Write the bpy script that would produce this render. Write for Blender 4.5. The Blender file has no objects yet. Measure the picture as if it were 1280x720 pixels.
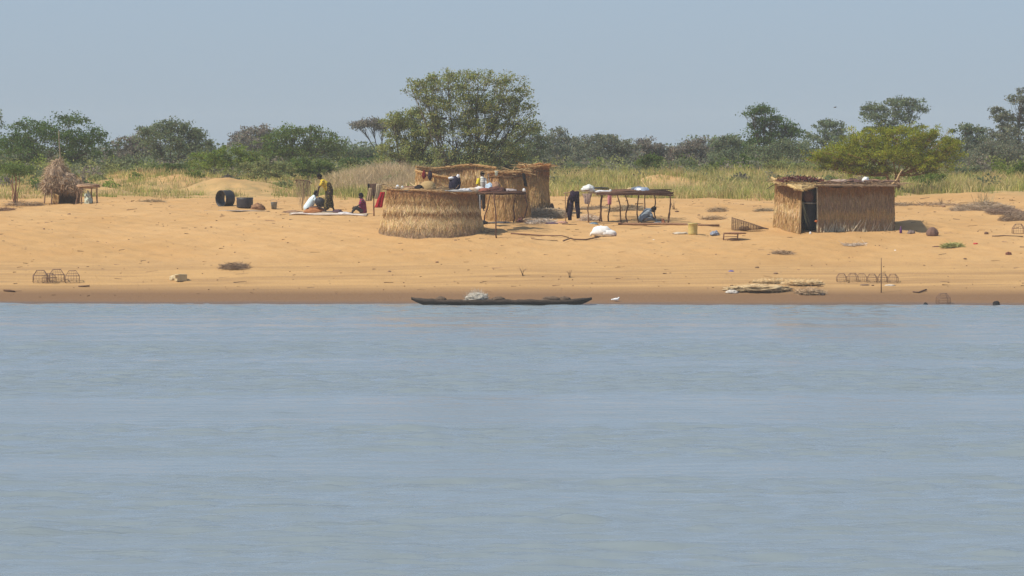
import bpy, bmesh, math, random
import numpy as np
from mathutils import Vector, Matrix, noise
R = math.radians
rng = np.random.default_rng(11)
random.seed(11)
sc = bpy.context.scene
C = sc.collection

# ------------------------------------------------------------------ camera
F, HC = 6400.0, 6.1                       # focal length in pixels of a 1280 wide frame, eye height over the water
PITCH = math.atan(170.0 / F)
cam_d = bpy.data.cameras.new('camera'); cam = bpy.data.objects.new('camera', cam_d); C.objects.link(cam)
cam.location = (0, 0, HC); cam.rotation_euler = (math.pi/2 - PITCH, 0, 0)
cam_d.sensor_width = 36; cam_d.lens = 36*F/1280; cam_d.clip_start = 1; cam_d.clip_end = 9000
sc.camera = cam

# ------------------------------------------------------------------ light
SUN_EL, SUN_AZ = 52.0, 66.0               # azimuth measured left from 'towards the camera'
sv = Vector((-math.sin(R(SUN_AZ))*math.cos(R(SUN_EL)), -math.cos(R(SUN_AZ))*math.cos(R(SUN_EL)), math.sin(R(SUN_EL))))
world = bpy.data.worlds.new('World'); sc.world = world; world.use_nodes = True
wn = world.node_tree; wn.nodes.clear()
sky = wn.nodes.new('ShaderNodeTexSky'); sky.sky_type = 'NISHITA'; sky.sun_disc = False
sky.sun_elevation = R(SUN_EL); sky.sun_rotation = math.atan2(sv.x, sv.y)
sky.air_density = 0.75; sky.dust_density = 0.7; sky.ozone_density = 1.0
tint = wn.nodes.new('ShaderNodeMix'); tint.data_type = 'RGBA'; tint.blend_type = 'MULTIPLY'
tint.inputs[0].default_value = 1.0; tint.inputs[7].default_value = (0.53, 0.59, 0.78, 1)
bg = wn.nodes.new('ShaderNodeBackground'); bg.inputs[1].default_value = 0.12
wo = wn.nodes.new('ShaderNodeOutputWorld')
wn.links.new(sky.outputs[0], tint.inputs[6]); hz_mix = wn.nodes.new('ShaderNodeMix'); hz_mix.data_type = 'RGBA'; hz_mix.inputs[0].default_value = 0.60; hz_mix.inputs[7].default_value = (2.25, 2.88, 3.50, 1)   # pale dusty air evens the sky out
wn.links.new(tint.outputs[2], hz_mix.inputs[6]); wn.links.new(hz_mix.outputs[2], bg.inputs[0]); wn.links.new(bg.outputs[0], wo.inputs[0])
sun_d = bpy.data.lights.new('sun', 'SUN'); sun_d.energy = 3.6; sun_d.angle = R(0.5); sun_d.color = (1.0, 0.93, 0.80)
sun = bpy.data.objects.new('sun', sun_d); C.objects.link(sun)
sun.rotation_euler = sv.to_track_quat('Z', 'Y').to_euler()
sc.view_settings.view_transform = 'Standard'; sc.view_settings.look = 'None'
sc.view_settings.exposure = 0.42; sc.view_settings.gamma = 1.0; sc.view_settings.use_curve_mapping = False
sc.cycles.use_denoising = True
sc.cycles.max_bounces = 6; sc.cycles.volume_bounces = 2; sc.cycles.transparent_max_bounces = 16
sc.cycles.sample_clamp_indirect = 4
HAZE = 0.0002

# ------------------------------------------------------------------ terrain function
PR = [(-2000, -3.0), (150, -3.0), (190, -1.4), (201, -0.35), (205, 0.0), (207, 0.30), (207.6, 0.42), (209.4, 0.72), (209.8, 0.82), (212, 1.28), (214.5, 1.74),
      (219, 2.34), (225, 2.94), (232, 3.38), (240, 3.66), (248, 3.80), (262, 3.95), (285, 4.35), (310, 4.55), (360, 4.3), (500, 4.0), (5000, 3.6)]
PY = np.array([p[0] for p in PR], float); PZ = np.array([p[1] for p in PR], float)
DUNES = [(-14.4, 266, 2.0, 3.2, .62), (-15.6, 266, 1.2, 2.0, .35), (-12.8, 266, 1.2, 2.5, .20), (-17.6, 276, 3.2, 4, 0.7), (-20.5, 285, 4, 5, 0.6), (-6.8, 270, 3.0, 5, .55), (8.2, 268, 2.6, 4, .85), (4.6, 276, 3, 5, .4),
         (-21.5, 262, 2, 3, .3), (26, 256, 3, 3, .35), (22.5, 251, 1.6, 2, .25), (13, 290, 5, 6, .3)]
def hgt(x, y):
    x = np.asarray(x, float); y = np.asarray(y, float)
    yy = y + 0.06*np.clip(x, -40, 40) + 0.18*np.sin(x*0.21+1.0) + 0.10*np.sin(x*0.63+2)
    z = (np.interp(yy-0.5, PY, PZ) + np.interp(yy, PY, PZ)*2 + np.interp(yy+0.5, PY, PZ))/4
    m = np.clip((y-208)/12, 0, 1)*np.clip((1200-y)/600, 0, 1)
    z = z + m*(0.05*np.sin(x*0.31+y*0.13)+0.035*np.sin(x*0.83-y*0.51+1.3)+0.02*np.sin(x*1.7+y*1.1)+0.012*np.sin(x*3.1-y*2.3)+0.012*np.sin(x*4.3+y*3.7+2))
    for (cx, cy, sx, sy, h) in DUNES:
        z = z + h*np.exp(-((x-cx)/sx)**2 - ((y-cy)/sy)**2)
    return z
CP, SP = math.cos(PITCH), math.sin(PITCH)
def ray(px, py):
    return np.array([px-640.0, F*CP + (360-py)*SP, -F*SP + (360-py)*CP])
def pix(px, py, d):
    r = ray(px, py); t = d/r[1]
    return Vector((r[0]*t, d, HC + r[2]*t))
def xat(px, d): return (px-640.0)/F*d
def gz(x, y): return float(hgt(x, y))
def gnd(px, py):
    """the ground point seen at a photo pixel"""
    r = ray(px, py); r = r/r[1]
    ys = np.arange(203, 330, 0.05)
    below = (HC + r[2]*ys) <= hgt(r[0]*ys, ys)
    i = int(np.argmax(below)) if below.any() else len(ys)-1
    y = ys[i]; x = r[0]*y
    return Vector((x, y, gz(x, y)))
def at(px, d, dz=0.0):
    x = xat(px, d); return Vector((x, d, gz(x, d)+dz))

# ------------------------------------------------------------------ materials
def mat(name, col=(1, 1, 1), rough=0.9, vary=0.25, scale=8.0, bump=0.0, spec=0.3, stretch=(1, 1, 1), use_col=True, transl=0.0, metallic=0.0, rand=0.0, dist=0.02):
    m = bpy.data.materials.new(name); m.use_nodes = True; n = m.node_tree; b = n.nodes['Principled BSDF']
    b.inputs['Roughness'].default_value = rough; b.inputs['Specular IOR Level'].default_value = spec; b.inputs['Metallic'].default_value = metallic
    tc = n.nodes.new('ShaderNodeTexCoord'); mp = n.nodes.new('ShaderNodeMapping'); mp.inputs['Scale'].default_value = stretch
    nz = n.nodes.new('ShaderNodeTexNoise'); nz.inputs['Scale'].default_value = scale; nz.inputs['Detail'].default_value = 5; nz.inputs['Roughness'].default_value = 0.65
    n.links.new(tc.outputs['Object'], mp.inputs[0]); n.links.new(mp.outputs[0], nz.inputs['Vector'])
    mr = n.nodes.new('ShaderNodeMapRange'); mr.inputs[1].default_value = 0.3; mr.inputs[2].default_value = 0.7
    mr.inputs[3].default_value = 1-vary; mr.inputs[4].default_value = 1+vary
    n.links.new(nz.outputs[0], mr.inputs[0])
    mx = n.nodes.new('ShaderNodeMix'); mx.data_type = 'RGBA'; mx.blend_type = 'MULTIPLY'; mx.inputs[0].default_value = 1
    mx.inputs[6].default_value = (*col, 1)
    if use_col:
        at_ = n.nodes.new('ShaderNodeAttribute'); at_.attribute_name = 'Col'
        m2 = n.nodes.new('ShaderNodeMix'); m2.data_type = 'RGBA'; m2.blend_type = 'MULTIPLY'; m2.inputs[0].default_value = 1
        m2.inputs[6].default_value = (*col, 1); n.links.new(at_.outputs['Color'], m2.inputs[7]); n.links.new(m2.outputs[2], mx.inputs[6])
    n.links.new(mr.outputs[0], mx.inputs[7]); n.links.new(mx.outputs[2], b.inputs['Base Color'])
    if bump:
        bp = n.nodes.new('ShaderNodeBump'); bp.inputs['Strength'].default_value = bump; bp.inputs['Distance'].default_value = dist
        n.links.new(nz.outputs[0], bp.inputs['Height']); n.links.new(bp.outputs[0], b.inputs['Normal'])
    if transl:
        out = n.nodes['Material Output']; t = n.nodes.new('ShaderNodeBsdfTranslucent'); ms = n.nodes.new('ShaderNodeMixShader'); ms.inputs[0].default_value = transl
        n.links.new(mx.outputs[2], t.inputs[0]); n.links.new(b.outputs[0], ms.inputs[1]); n.links.new(t.outputs[0], ms.inputs[2]); n.links.new(ms.outputs[0], out.inputs[0])
    return m
M = dict(
    thatch=mat('thatch', rough=0.85, vary=0.22, scale=9, stretch=(6, 6, 1.2), bump=0.5, spec=0.2),
    straw=mat('straw', rough=0.8, vary=0.15, scale=20, spec=0.25),
    wood=mat('wood', rough=0.85, vary=0.3, scale=14, bump=0.5, spec=0.2),
    bark=mat('bark', rough=0.9, vary=0.3, scale=10, bump=0.6, spec=0.15),
    leaf=mat('leaf', rough=0.65, vary=0.30, scale=1.1, spec=0.03, transl=0.48),
    grass=mat('grass_blade', rough=0.75, vary=0.30, scale=0.5, spec=0.06, transl=0.35),
    cloth=mat('cloth', rough=0.9, vary=0.12, scale=9, bump=0.35, spec=0.15),
    patterned=mat('patterned_cloth', rough=0.9, vary=0.6, scale=16, bump=0.3, spec=0.15),
    net=mat('net', rough=0.9, vary=0.35, scale=22, bump=0.9, spec=0.2, transl=0.2),
    skin=mat('skin', rough=0.5, vary=0.08, scale=12, spec=0.4),
    metal=mat('metal', rough=0.55, vary=0.35, scale=9, bump=0.2, spec=0.5),
    plastic=mat('plastic', rough=0.4, vary=0.12, scale=10, spec=0.5),
    stone=mat('stone', rough=0.9, vary=0.3, scale=9, bump=0.9, spec=0.2),
    canoe=mat('canoe_wood', rough=0.75, vary=0.45, scale=5, stretch=(1.2, 5, 6), bump=0.8, spec=0.3),
)

# ------------------------------------------------------------------ mesh builder
class MB:
    def __init__(s): s.v = []; s.f = []; s.c = []
    def add(s, vs, fs, col):
        o = len(s.v); s.v += [tuple(v) for v in vs]; s.f += [tuple(i+o for i in f) for f in fs]
        if len(col) and hasattr(col[0], '__len__'): s.c += [tuple(c) for c in col]
        else: s.c += [tuple(col)]*len(vs)
        return s
    def tube(s, pts, rad, col, n=6, flat=1.0):
        pts = [Vector(p) for p in pts]; m = len(pts)
        if not hasattr(rad, '__len__'): rad = [rad]*m
        vs = []; ref = Vector((0.13, 0.2, 1)).normalized()
        for i, p in enumerate(pts):
            t = (pts[min(i+1, m-1)]-pts[max(i-1, 0)]).normalized()
            a = t.cross(ref)
            if a.length < 0.2: a = t.cross(Vector((1, 0.1, 0)))
            a.normalize(); b = t.cross(a)
            for k in range(n):
                th = 2*math.pi*k/n; vs.append(p + (a*math.cos(th)*flat + b*math.sin(th))*rad[i])
        fs = [(i*n+k, i*n+(k+1) % n, (i+1)*n+(k+1) % n, (i+1)*n+k) for i in range(m-1) for k in range(n)]
        fs.append(tuple(range(n))[::-1]); fs.append(tuple((m-1)*n+k for k in range(n)))
        return s.add(vs, fs, col)
    def box(s, c, sz, col, rz=0.0, jit=0.0):
        vs = []
        for dz in (-.5, .5):
            for dx, dy in ((-.5, -.5), (.5, -.5), (.5, .5), (-.5, .5)):
                x, y = dx*sz[0], dy*sz[1]
                vs.append((c[0]+x*math.cos(rz)-y*math.sin(rz)+random.uniform(-jit, jit), c[1]+x*math.sin(rz)+y*math.cos(rz)+random.uniform(-jit, jit), c[2]+dz*sz[2]+random.uniform(-jit, jit)))
        return s.add(vs, [(3, 2, 1, 0), (4, 5, 6, 7), (0, 1, 5, 4), (1, 2, 6, 5), (2, 3, 7, 6), (3, 0, 4, 7)], col)
    def lathe(s, prof, col, c=(0, 0, 0), n=24, wob=0.0, axis='Z', sx=1.0, sy=1.0, seed=0):
        vs = []
        for j, (r, z) in enumerate(prof):
            for k in range(n):
                th = 2*math.pi*k/n; w = 1 + wob*noise.noise(Vector((math.cos(th)*1.5+seed, math.sin(th)*1.5, z*3+seed)))
                p = (r*w*math.cos(th)*sx, r*w*math.sin(th)*sy, z)
                if axis == 'X': p = (p[2], p[0], p[1])
                if axis == 'Y': p = (p[0], p[2], p[1])
                vs.append((p[0]+c[0], p[1]+c[1], p[2]+c[2]))
        fs = [(j*n+k, j*n+(k+1) % n, (j+1)*n+(k+1) % n, (j+1)*n+k) for j in range(len(prof)-1) for k in range(n)]
        return s.add(vs, fs, col)
    def blob(s, c, r, col, n=18, m=10, amp=0.15, freq=2.0, seed=0.0, zmin=None):
        """lumpy closed body"""
        vs = []; fs = []
        for j in range(m+1):
            ph = math.pi*j/m
            for k in range(n):
                th = 2*math.pi*k/n
                d = Vector((math.sin(ph)*math.cos(th), math.sin(ph)*math.sin(th), math.cos(ph)))
                w = 1 + amp*(noise.noise(d*freq+Vector((seed, seed*.7, 0)))+0.5*noise.noise(d*freq*2.7+Vector((seed, 3, 0))))
                z = c[2]+d.z*r[2]*w
                if zmin is not None: z = max(z, zmin)
                vs.append((c[0]+d.x*r[0]*w, c[1]+d.y*r[1]*w, z))
        fs = [(j*n+k, (j+1)*n+k, (j+1)*n+(k+1) % n, j*n+(k+1) % n) for j in range(m) for k in range(n)]
        return s.add(vs, fs, col)
    def blades(s, P, D, L, W, cols, up=None):
        """flat tapered straws: P start (n,3), D direction, L length, W width"""
        n = len(P); D = D/np.linalg.norm(D, axis=1)[:, None]
        A = rng.normal(size=(n, 3)); A = np.cross(D, A); A /= np.linalg.norm(A, axis=1)[:, None]
        E = P + D*L[:, None]
        V = np.stack([P-A*W[:, None]/2, P+A*W[:, None]/2, E+A*W[:, None]*.3, E-A*W[:, None]*.3], 1).reshape(-1, 3)
        o = len(s.v); s.v += [tuple(v) for v in V.tolist()]
        s.f += [(o+4*i, o+4*i+1, o+4*i+2, o+4*i+3) for i in range(n)]
        s.c += [tuple(c) for c in np.repeat(cols, 4, axis=0).tolist()]
        return s
    def build(s, name, m, parent=None, smooth=True, loc=None):
        me = bpy.data.meshes.new(name); me.from_pydata(s.v, [], s.f); me.update()
        ca = me.color_attributes.new('Col', 'FLOAT_COLOR', 'POINT')
        ca.data.foreach_set('color', np.array([(c[0], c[1], c[2], 1.0) for c in s.c], dtype=np.float32).ravel())
        me.materials.append(m)
        if smooth: me.polygons.foreach_set('use_smooth', [True]*len(me.polygons))
        o = bpy.data.objects.new(name, me); C.objects.link(o)
        if parent is not None: o.parent = parent
        if loc is not None: o.location = loc
        return o
def fastmesh(name, V, nper, cols, m, parent=None, loc=None):
    """V (n*nper,3): polygons of nper corners each"""
    me = bpy.data.meshes.new(name); nv = len(V); nf = nv//nper
    me.vertices.add(nv); me.vertices.foreach_set('co', V.astype(np.float32).ravel())
    me.loops.add(nv); me.loops.foreach_set('vertex_index', np.arange(nv, dtype=np.int32))
    me.polygons.add(nf); me.polygons.foreach_set('loop_start', np.arange(0, nv, nper, dtype=np.int32))
    me.update(calc_edges=True)
    ca = me.color_attributes.new('Col', 'FLOAT_COLOR', 'POINT')
    c4 = np.ones((nv, 4), np.float32); c4[:, :3] = cols; ca.data.foreach_set('color', c4.ravel())
    me.materials.append(m); o = bpy.data.objects.new(name, me); C.objects.link(o)
    if parent is not None: o.parent = parent
    if loc is not None: o.location = loc
    return o
def tag(o, label, cat, group=None):
    o['label'] = label; o['category'] = cat
    if group: o['group'] = group
    return o
def struct(o, kind='structure', label=None):
    o['kind'] = kind
    if label: o['label'] = label
    return o
def thing(name, label, cat, loc, rz=0, group=None):
    o = bpy.data.objects.new(name, None); o.empty_display_size = 0.2; C.objects.link(o)
    o.location = loc; o.rotation_euler = (0, 0, rz); return tag(o, label, cat, group)
def dup(root, loc, rz, label, scale=1.0):
    r = root.copy(); C.objects.link(r); r.location = loc; r.rotation_euler = (0, 0, rz); r.scale = (scale,)*3; r['label'] = label
    for ch in list(root.children):
        c = ch.copy(); C.objects.link(c); c.parent = r
    return r
def J(a): return random.uniform(-a, a)
def vary(col, a=0.2):
    k = 1+J(a); return (col[0]*k, col[1]*k*(1+J(a*.15)), col[2]*k*(1+J(a*.3)))
def crooked(a, b, r0, r1, bend=0.06, n=7, col=(0.10, 0.06, 0.04), mb=None, sides=7):
    mb = mb or MB(); a = Vector(a); b = Vector(b); L = (b-a).length; pts = []; sx, sy = J(50), J(50)
    for i in range(n):
        t = i/(n-1); w = math.sin(math.pi*min(1, t*1.0))*0.7+0.3*(0 < i < n-1)
        pts.append(a.lerp(b, t)+Vector((noise.noise(Vector((sx, t*2.2, 0))), noise.noise(Vector((sy, t*2.2, 5))), 0.3*noise.noise(Vector((sx, t*2.2, 9)))))*bend*L*w*2)
    rad = [r0+(r1-r0)*i/(n-1) for i in range(n)]
    rad = [r*(1+0.2*noise.noise(Vector((sx, i*0.9, 3)))) for i, r in enumerate(rad)]
    return mb.tube(pts, rad, vary(col, .2), n=sides)

# ================================================================== SETTING
# ---- ground sheet
def axis(segs):
    out = [segs[0][0]]
    for a, b, st in segs:
        n = max(1, int(round((b-a)/st))); out += list(np.linspace(a, b, n+1)[1:])
    return np.array(out)
gx = axis([(-1200, -400, 100), (-400, -60, 20), (-60, -26, 1.0), (-26, 26, 0.14), (26, 60, 1.0), (60, 400, 20), (400, 1200, 100)])
gy = axis([(-300, 150, 50), (150, 200, 5), (200, 203, 0.5), (203, 250, 0.13), (250, 280, 0.25), (280, 330, 0.8), (330, 500, 8), (500, 1300, 100)])
GX, GY = np.meshgrid(gx, gy)
GZ = hgt(GX, GY)
# trampled sand: footprints, heel marks and little ridges, on the dry upper beach
fp = np.zeros_like(GZ); frs = np.random.default_rng(5)
mdry = np.clip((GZ-1.15)/0.5, 0, 1)*np.clip((252-GY)/4, 0, 1)*(np.abs(GX) < 26)
small = frs.normal(size=GZ.shape)
k = np.array([1, 2, 1])/4
for _ in range(2):
    small = small*0.5 + 0.25*(np.roll(small, 1, 0)+np.roll(small, -1, 0)); small = small*0.5 + 0.25*(np.roll(small, 1, 1)+np.roll(small, -1, 1))
GZ = GZ + mdry*small*0.042
med = frs.normal(size=GZ.shape)
for _ in range(14):
    med = med*0.5 + 0.25*(np.roll(med, 1, 0)+np.roll(med, -1, 0)); med = med*0.5 + 0.25*(np.roll(med, 1, 1)+np.roll(med, -1, 1))
mback = np.clip((GY-250)/4, 0, 1)*np.clip((300-GY)/20, 0, 1)*(np.abs(GX) < 34)
GZ = GZ + mdry*med*0.11 + mback*(med*.30+small*.06)
ny, nx = GX.shape
V = np.stack([GX, GY, GZ], -1).reshape(-1, 3)
idx = np.arange(ny*nx).reshape(ny, nx)
Q = np.stack([idx[:-1, :-1], idx[:-1, 1:], idx[1:, 1:], idx[1:, :-1]], -1).reshape(-1, 4)
me = bpy.data.meshes.new('ground'); me.vertices.add(len(V)); me.vertices.foreach_set('co', V.astype(np.float32).ravel())
me.loops.add(Q.size); me.loops.foreach_set('vertex_index', Q.ravel().astype(np.int32))
me.polygons.add(len(Q)); me.polygons.foreach_set('loop_start', np.arange(0, Q.size, 4, dtype=np.int32)); me.update(calc_edges=True)
me.polygons.foreach_set('use_smooth', np.ones(len(Q), bool))
ground = bpy.data.objects.new('sandy_ground', me); C.objects.link(ground); struct(ground)

def sand_mat():
    m = bpy.data.materials.new('sand'); m.use_nodes = True; n = m.node_tree; L = n.links.new; b = n.nodes['Principled BSDF']
    b.inputs['Specular IOR Level'].default_value = 0.2
    geo = n.nodes.new('ShaderNodeNewGeometry'); sep = n.nodes.new('ShaderNodeSeparateXYZ'); L(geo.outputs['Position'], sep.inputs[0])
    def mp(sx, sy, sz):
        q = n.nodes.new('ShaderNodeMapping'); q.inputs['Scale'].default_value = (sx, sy, sz); L(geo.outputs['Position'], q.inputs[0]); return q.outputs[0]
    def nz(vec, scale, det=6, rg=0.6):
        q = n.nodes.new('ShaderNodeTexNoise'); q.inputs['Scale'].default_value = scale; q.inputs['Detail'].default_value = det; q.inputs['Roughness'].default_value = rg; L(vec, q.inputs['Vector']); return q.outputs[0]
    def rng_(v, a, b_, c, d, cl=True):
        q = n.nodes.new('ShaderNodeMapRange'); q.clamp = cl; L(v, q.inputs[0])
        for i, k in enumerate((a, b_, c, d)): q.inputs[i+1].default_value = k
        return q.outputs[0]
    def mth(op, a, b_=None):
        q = n.nodes.new('ShaderNodeMath'); q.operation = op
        for i, k in enumerate((a, b_)):
            if k is None: continue
            if isinstance(k, (int, float)): q.inputs[i].default_value = k
            else: L(k, q.inputs[i])
        return q.outputs[0]
    def mix(fac, a, b_, bt='MIX'):
        q = n.nodes.new('ShaderNodeMix'); q.data_type = 'RGBA'; q.blend_type = bt
        if isinstance(fac, (int, float)): q.inputs[0].default_value = fac
        else: L(fac, q.inputs[0])
        for i, k in ((6, a), (7, b_)):
            if isinstance(k, tuple): q.inputs[i].default_value = (*k, 1)
            else: L(k, q.inputs[i])
        return q.outputs[2]
    big = nz(mp(.12, .2, .2), 1.0, 4); mid = nz(mp(1, 1, 1), 0.9, 6, .7); fine = nz(mp(1, 1, 1), 7.0, 5, .7)
    streak = nz(mp(.10, 1.6, 3.0), 1.0, 6, .7); streak2 = nz(mp(.35, 3.5, 3.5), 1.0, 5, .7)
    col = mix(rng_(big, .35, .65, 0, 1), (0.465, 0.272, 0.108), (0.53, 0.328, 0.145))
    col = mix(rng_(mid, .42, .72, 0, .42), col, (0.50, 0.27, 0.10))
    col = mix(rng_(fine, .60, .78, 0, .5), col, (0.36, 0.21, 0.10))
    smud = nz(mp(.55, .9, 1), 1.0, 7, .75)
    col = mix(rng_(smud, .60, .70, 0, .55), col, (0.30, 0.175, 0.085))
    # flood-washed lower beach: paler with long streaks of silt
    zz = mth('ADD', sep.outputs[2], rng_(streak, 0, 1, -.35, .35))
    low = rng_(zz, 1.75, 1.25, 0, 1)
    lowc = mix(rng_(streak, .4, .62, 0, 1), (0.50, 0.305, 0.128), (0.36, 0.215, 0.095))
    lowc = mix(rng_(streak2, .55, .7, 0, .55), lowc, (0.30, 0.19, 0.10))
    col = mix(low, col, lowc)
    # damp sand by the water
    wz = mth('ADD', sep.outputs[2], rng_(streak, 0, 1, -.10, .10))
    damp = rng_(wz, 0.66, 0.34, 0, 1)
    col = mix(damp, col, (0.205, 0.118, 0.060))
    wet = rng_(wz, 0.09, 0.03, 0, 1)
    col = mix(wet, col, (0.15, 0.095, 0.06))
    # soil with litter under the grass
    back = rng_(mth('ADD', sep.outputs[1], rng_(mid, 0, 1, -5, 5)), 250, 256, 0, .75)
    gcol = mix(rng_(mid, .4, .6, 0, 1), (0.48, 0.31, 0.13), (0.30, 0.23, 0.10))
    dune = rng_(sep.outputs[2], 4.45, 4.75, 1, .15)
    col = mix(mth('MULTIPLY', back, dune), col, gcol)
    far = rng_(sep.outputs[1], 330, 380, 0, 1); col = mix(far, col, (0.12, 0.12, 0.06))
    L(col, b.inputs['Base Color'])
    L(rng_(wz, 0.2, 0.03, .95, .35), b.inputs['Roughness'])
    bp = n.nodes.new('ShaderNodeBump'); bp.inputs['Strength'].default_value = 0.7; bp.inputs['Distance'].default_value = 0.05
    L(mth('ADD', fine, mth('MULTIPLY', mid, 1.5)), bp.inputs['Height']); L(bp.outputs[0], b.inputs['Normal'])
    return m
me.materials.append(sand_mat())

# ---- river
def water_mat():
    m = bpy.data.materials.new('river_water'); m.use_nodes = True; n = m.node_tree; L = n.links.new; b = n.nodes['Principled BSDF']
    b.inputs['IOR'].default_value = 1.333; b.inputs['Specular IOR Level'].default_value = 0.5
    b.inputs['Base Color'].default_value = (0.205, 0.245, 0.262, 1)
    geo = n.nodes.new('ShaderNodeNewGeometry')
    def mp(sx, sy):
        q = n.nodes.new('ShaderNodeMapping'); q.inputs['Scale'].default_value = (sx, sy, 1); L(geo.outputs['Position'], q.inputs[0]); return q.outputs[0]
    def nz(vec, det, rg=.6):
        q = n.nodes.new('ShaderNodeTexNoise'); q.inputs['Scale'].default_value = 1; q.inputs['Detail'].default_value = det; q.inputs['Roughness'].default_value = rg; L(vec, q.inputs['Vector']); return q.outputs[0]
    def rg_(v, a, b_, c, d):
        q = n.nodes.new('ShaderNodeMapRange'); L(v, q.inputs[0])
        for i, k in enumerate((a, b_, c, d)): q.inputs[i+1].default_value = k
        return q.outputs[0]
    def mul(a, b_, op='MULTIPLY'):
        q = n.nodes.new('ShaderNodeMath'); q.operation = op
        for i, k in enumerate((a, b_)):
            if isinstance(k, (int, float)): q.inputs[i].default_value = k
            else: L(k, q.inputs[i])
        return q.outputs[0]
    patch = nz(mp(.022, .13), 7, .68)             # calm lanes and ruffled lanes
    rip = nz(mp(1.3, 2.2), 7, .68)
    swell = nz(mp(.30, .55), 4, .55)
    amt = mul(rg_(patch, .42, .66, .25, .9), rg_(nz(mp(.12, .9), 5, .7), .58, .72, 0, 1.8), 'ADD')
    h = mul(mul(rip, amt), mul(swell, .8), 'ADD')
    bp = n.nodes.new('ShaderNodeBump'); bp.inputs['Strength'].default_value = 1.0; bp.inputs['Distance'].default_value = 0.03
    L(h, bp.inputs['Height']); L(bp.outputs[0], b.inputs['Normal'])
    L(rg_(patch, .4, .65, .16, .22), b.inputs['Roughness'])
    return m
wr = np.random.default_rng(31)
wxa = axis([(-1200, -200, 200), (-200, -26, 12), (-26, 26, 0.16), (26, 200, 12), (200, 1200, 200)])
wya = axis([(-300, 40, 40), (40, 66, 1.5), (66, 130, 0.11), (130, 208.5, 0.14), (208.5, 216, 1.5)])
WX, WY = np.meshgrid(wxa, wya); WZ = np.zeros_like(WX)
def vn2(x, y, s_, seed):
    g = np.random.default_rng(500+seed).uniform(size=(128, 128)); u = np.mod(x/s_[0]+40, 127); v = np.mod(y/s_[1]+11, 127); i = u.astype(int); j = v.astype(int); fu = u-i; fv = v-j
    fu = fu*fu*(3-2*fu); fv = fv*fv*(3-2*fv); i1 = (i+1) % 128; j1 = (j+1) % 128
    return (g[i, j]*(1-fu)+g[i1, j]*fu)*(1-fv)+(g[i, j1]*(1-fu)+g[i1, j1]*fu)*fv
calm = .5*vn2(WX, WY, (60, 7.0), 1)+.32*vn2(WX+WY*.5, WY, (24, 2.6), 2)+.18*vn2(WX, WY, (7, 1.1), 3)
calm = np.clip((calm-.38)/.24, 0, 1)
for k in range(84):
    lam = 0.42*(6.5**wr.uniform()); th = wr.normal()*0.42+(0.0 if k % 5 else .8); kx, ky = math.sin(th)*2*math.pi/lam, math.cos(th)*2*math.pi/lam
    sl = 0.0175*(1.0 if lam < 1.2 else .42); a = sl*lam/(2*math.pi)*math.sqrt(2)
    amp = a*((.28+1.25*calm) if lam < 1.2 else (.30+1.3*calm))
    WZ += amp*np.sin(kx*WX+ky*WY+wr.uniform(0, 6.28)+.6*np.sin(WX*.11+WY*.07+k))
edge = np.clip((26-np.abs(WX))/2, 0, 1)*np.clip((WY-62)/6, 0, 1)*np.clip((213-WY)/3, 0, 1)*np.clip((206.5-WY)/6, .35, 1)
WZ *= edge
WV = np.stack([WX, WY, WZ], -1).reshape(-1, 3); wi = np.arange(WX.size).reshape(WX.shape)
WQ = np.stack([wi[:-1, :-1], wi[:-1, 1:], wi[1:, 1:], wi[1:, :-1]], -1).reshape(-1, 4)
wm = bpy.data.meshes.new('river_water'); wm.vertices.add(len(WV)); wm.vertices.foreach_set('co', WV.astype(np.float32).ravel())
wm.loops.add(WQ.size); wm.loops.foreach_set('vertex_index', WQ.ravel().astype(np.int32))
wm.polygons.add(len(WQ)); wm.polygons.foreach_set('loop_start', np.arange(0, WQ.size, 4, dtype=np.int32)); wm.update(calc_edges=True)
wm.polygons.foreach_set('use_smooth', np.ones(len(WQ), bool)); wm.materials.append(water_mat())
struct_w = bpy.data.objects.new('river_water', wm); C.objects.link(struct_w); struct(struct_w)

# ---- haze
if HAZE:
    mb = MB(); mb.box((0, 500, 6), (2500, 1640, 20), (1, 1, 1))
    hm = bpy.data.materials.new('haze'); hm.use_nodes = True; hn = hm.node_tree; hn.nodes.clear()
    pv = hn.nodes.new('ShaderNodeVolumePrincipled'); pv.inputs['Color'].default_value = (0.95, 0.98, 1.0, 1); pv.inputs['Density'].default_value = HAZE; pv.inputs['Anisotropy'].default_value = -0.1
    ho = hn.nodes.new('ShaderNodeOutputMaterial'); hn.links.new(pv.outputs[0], ho.inputs['Volume'])
    hz = mb.build('haze', hm, smooth=False); struct(hz, 'stuff')

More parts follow.
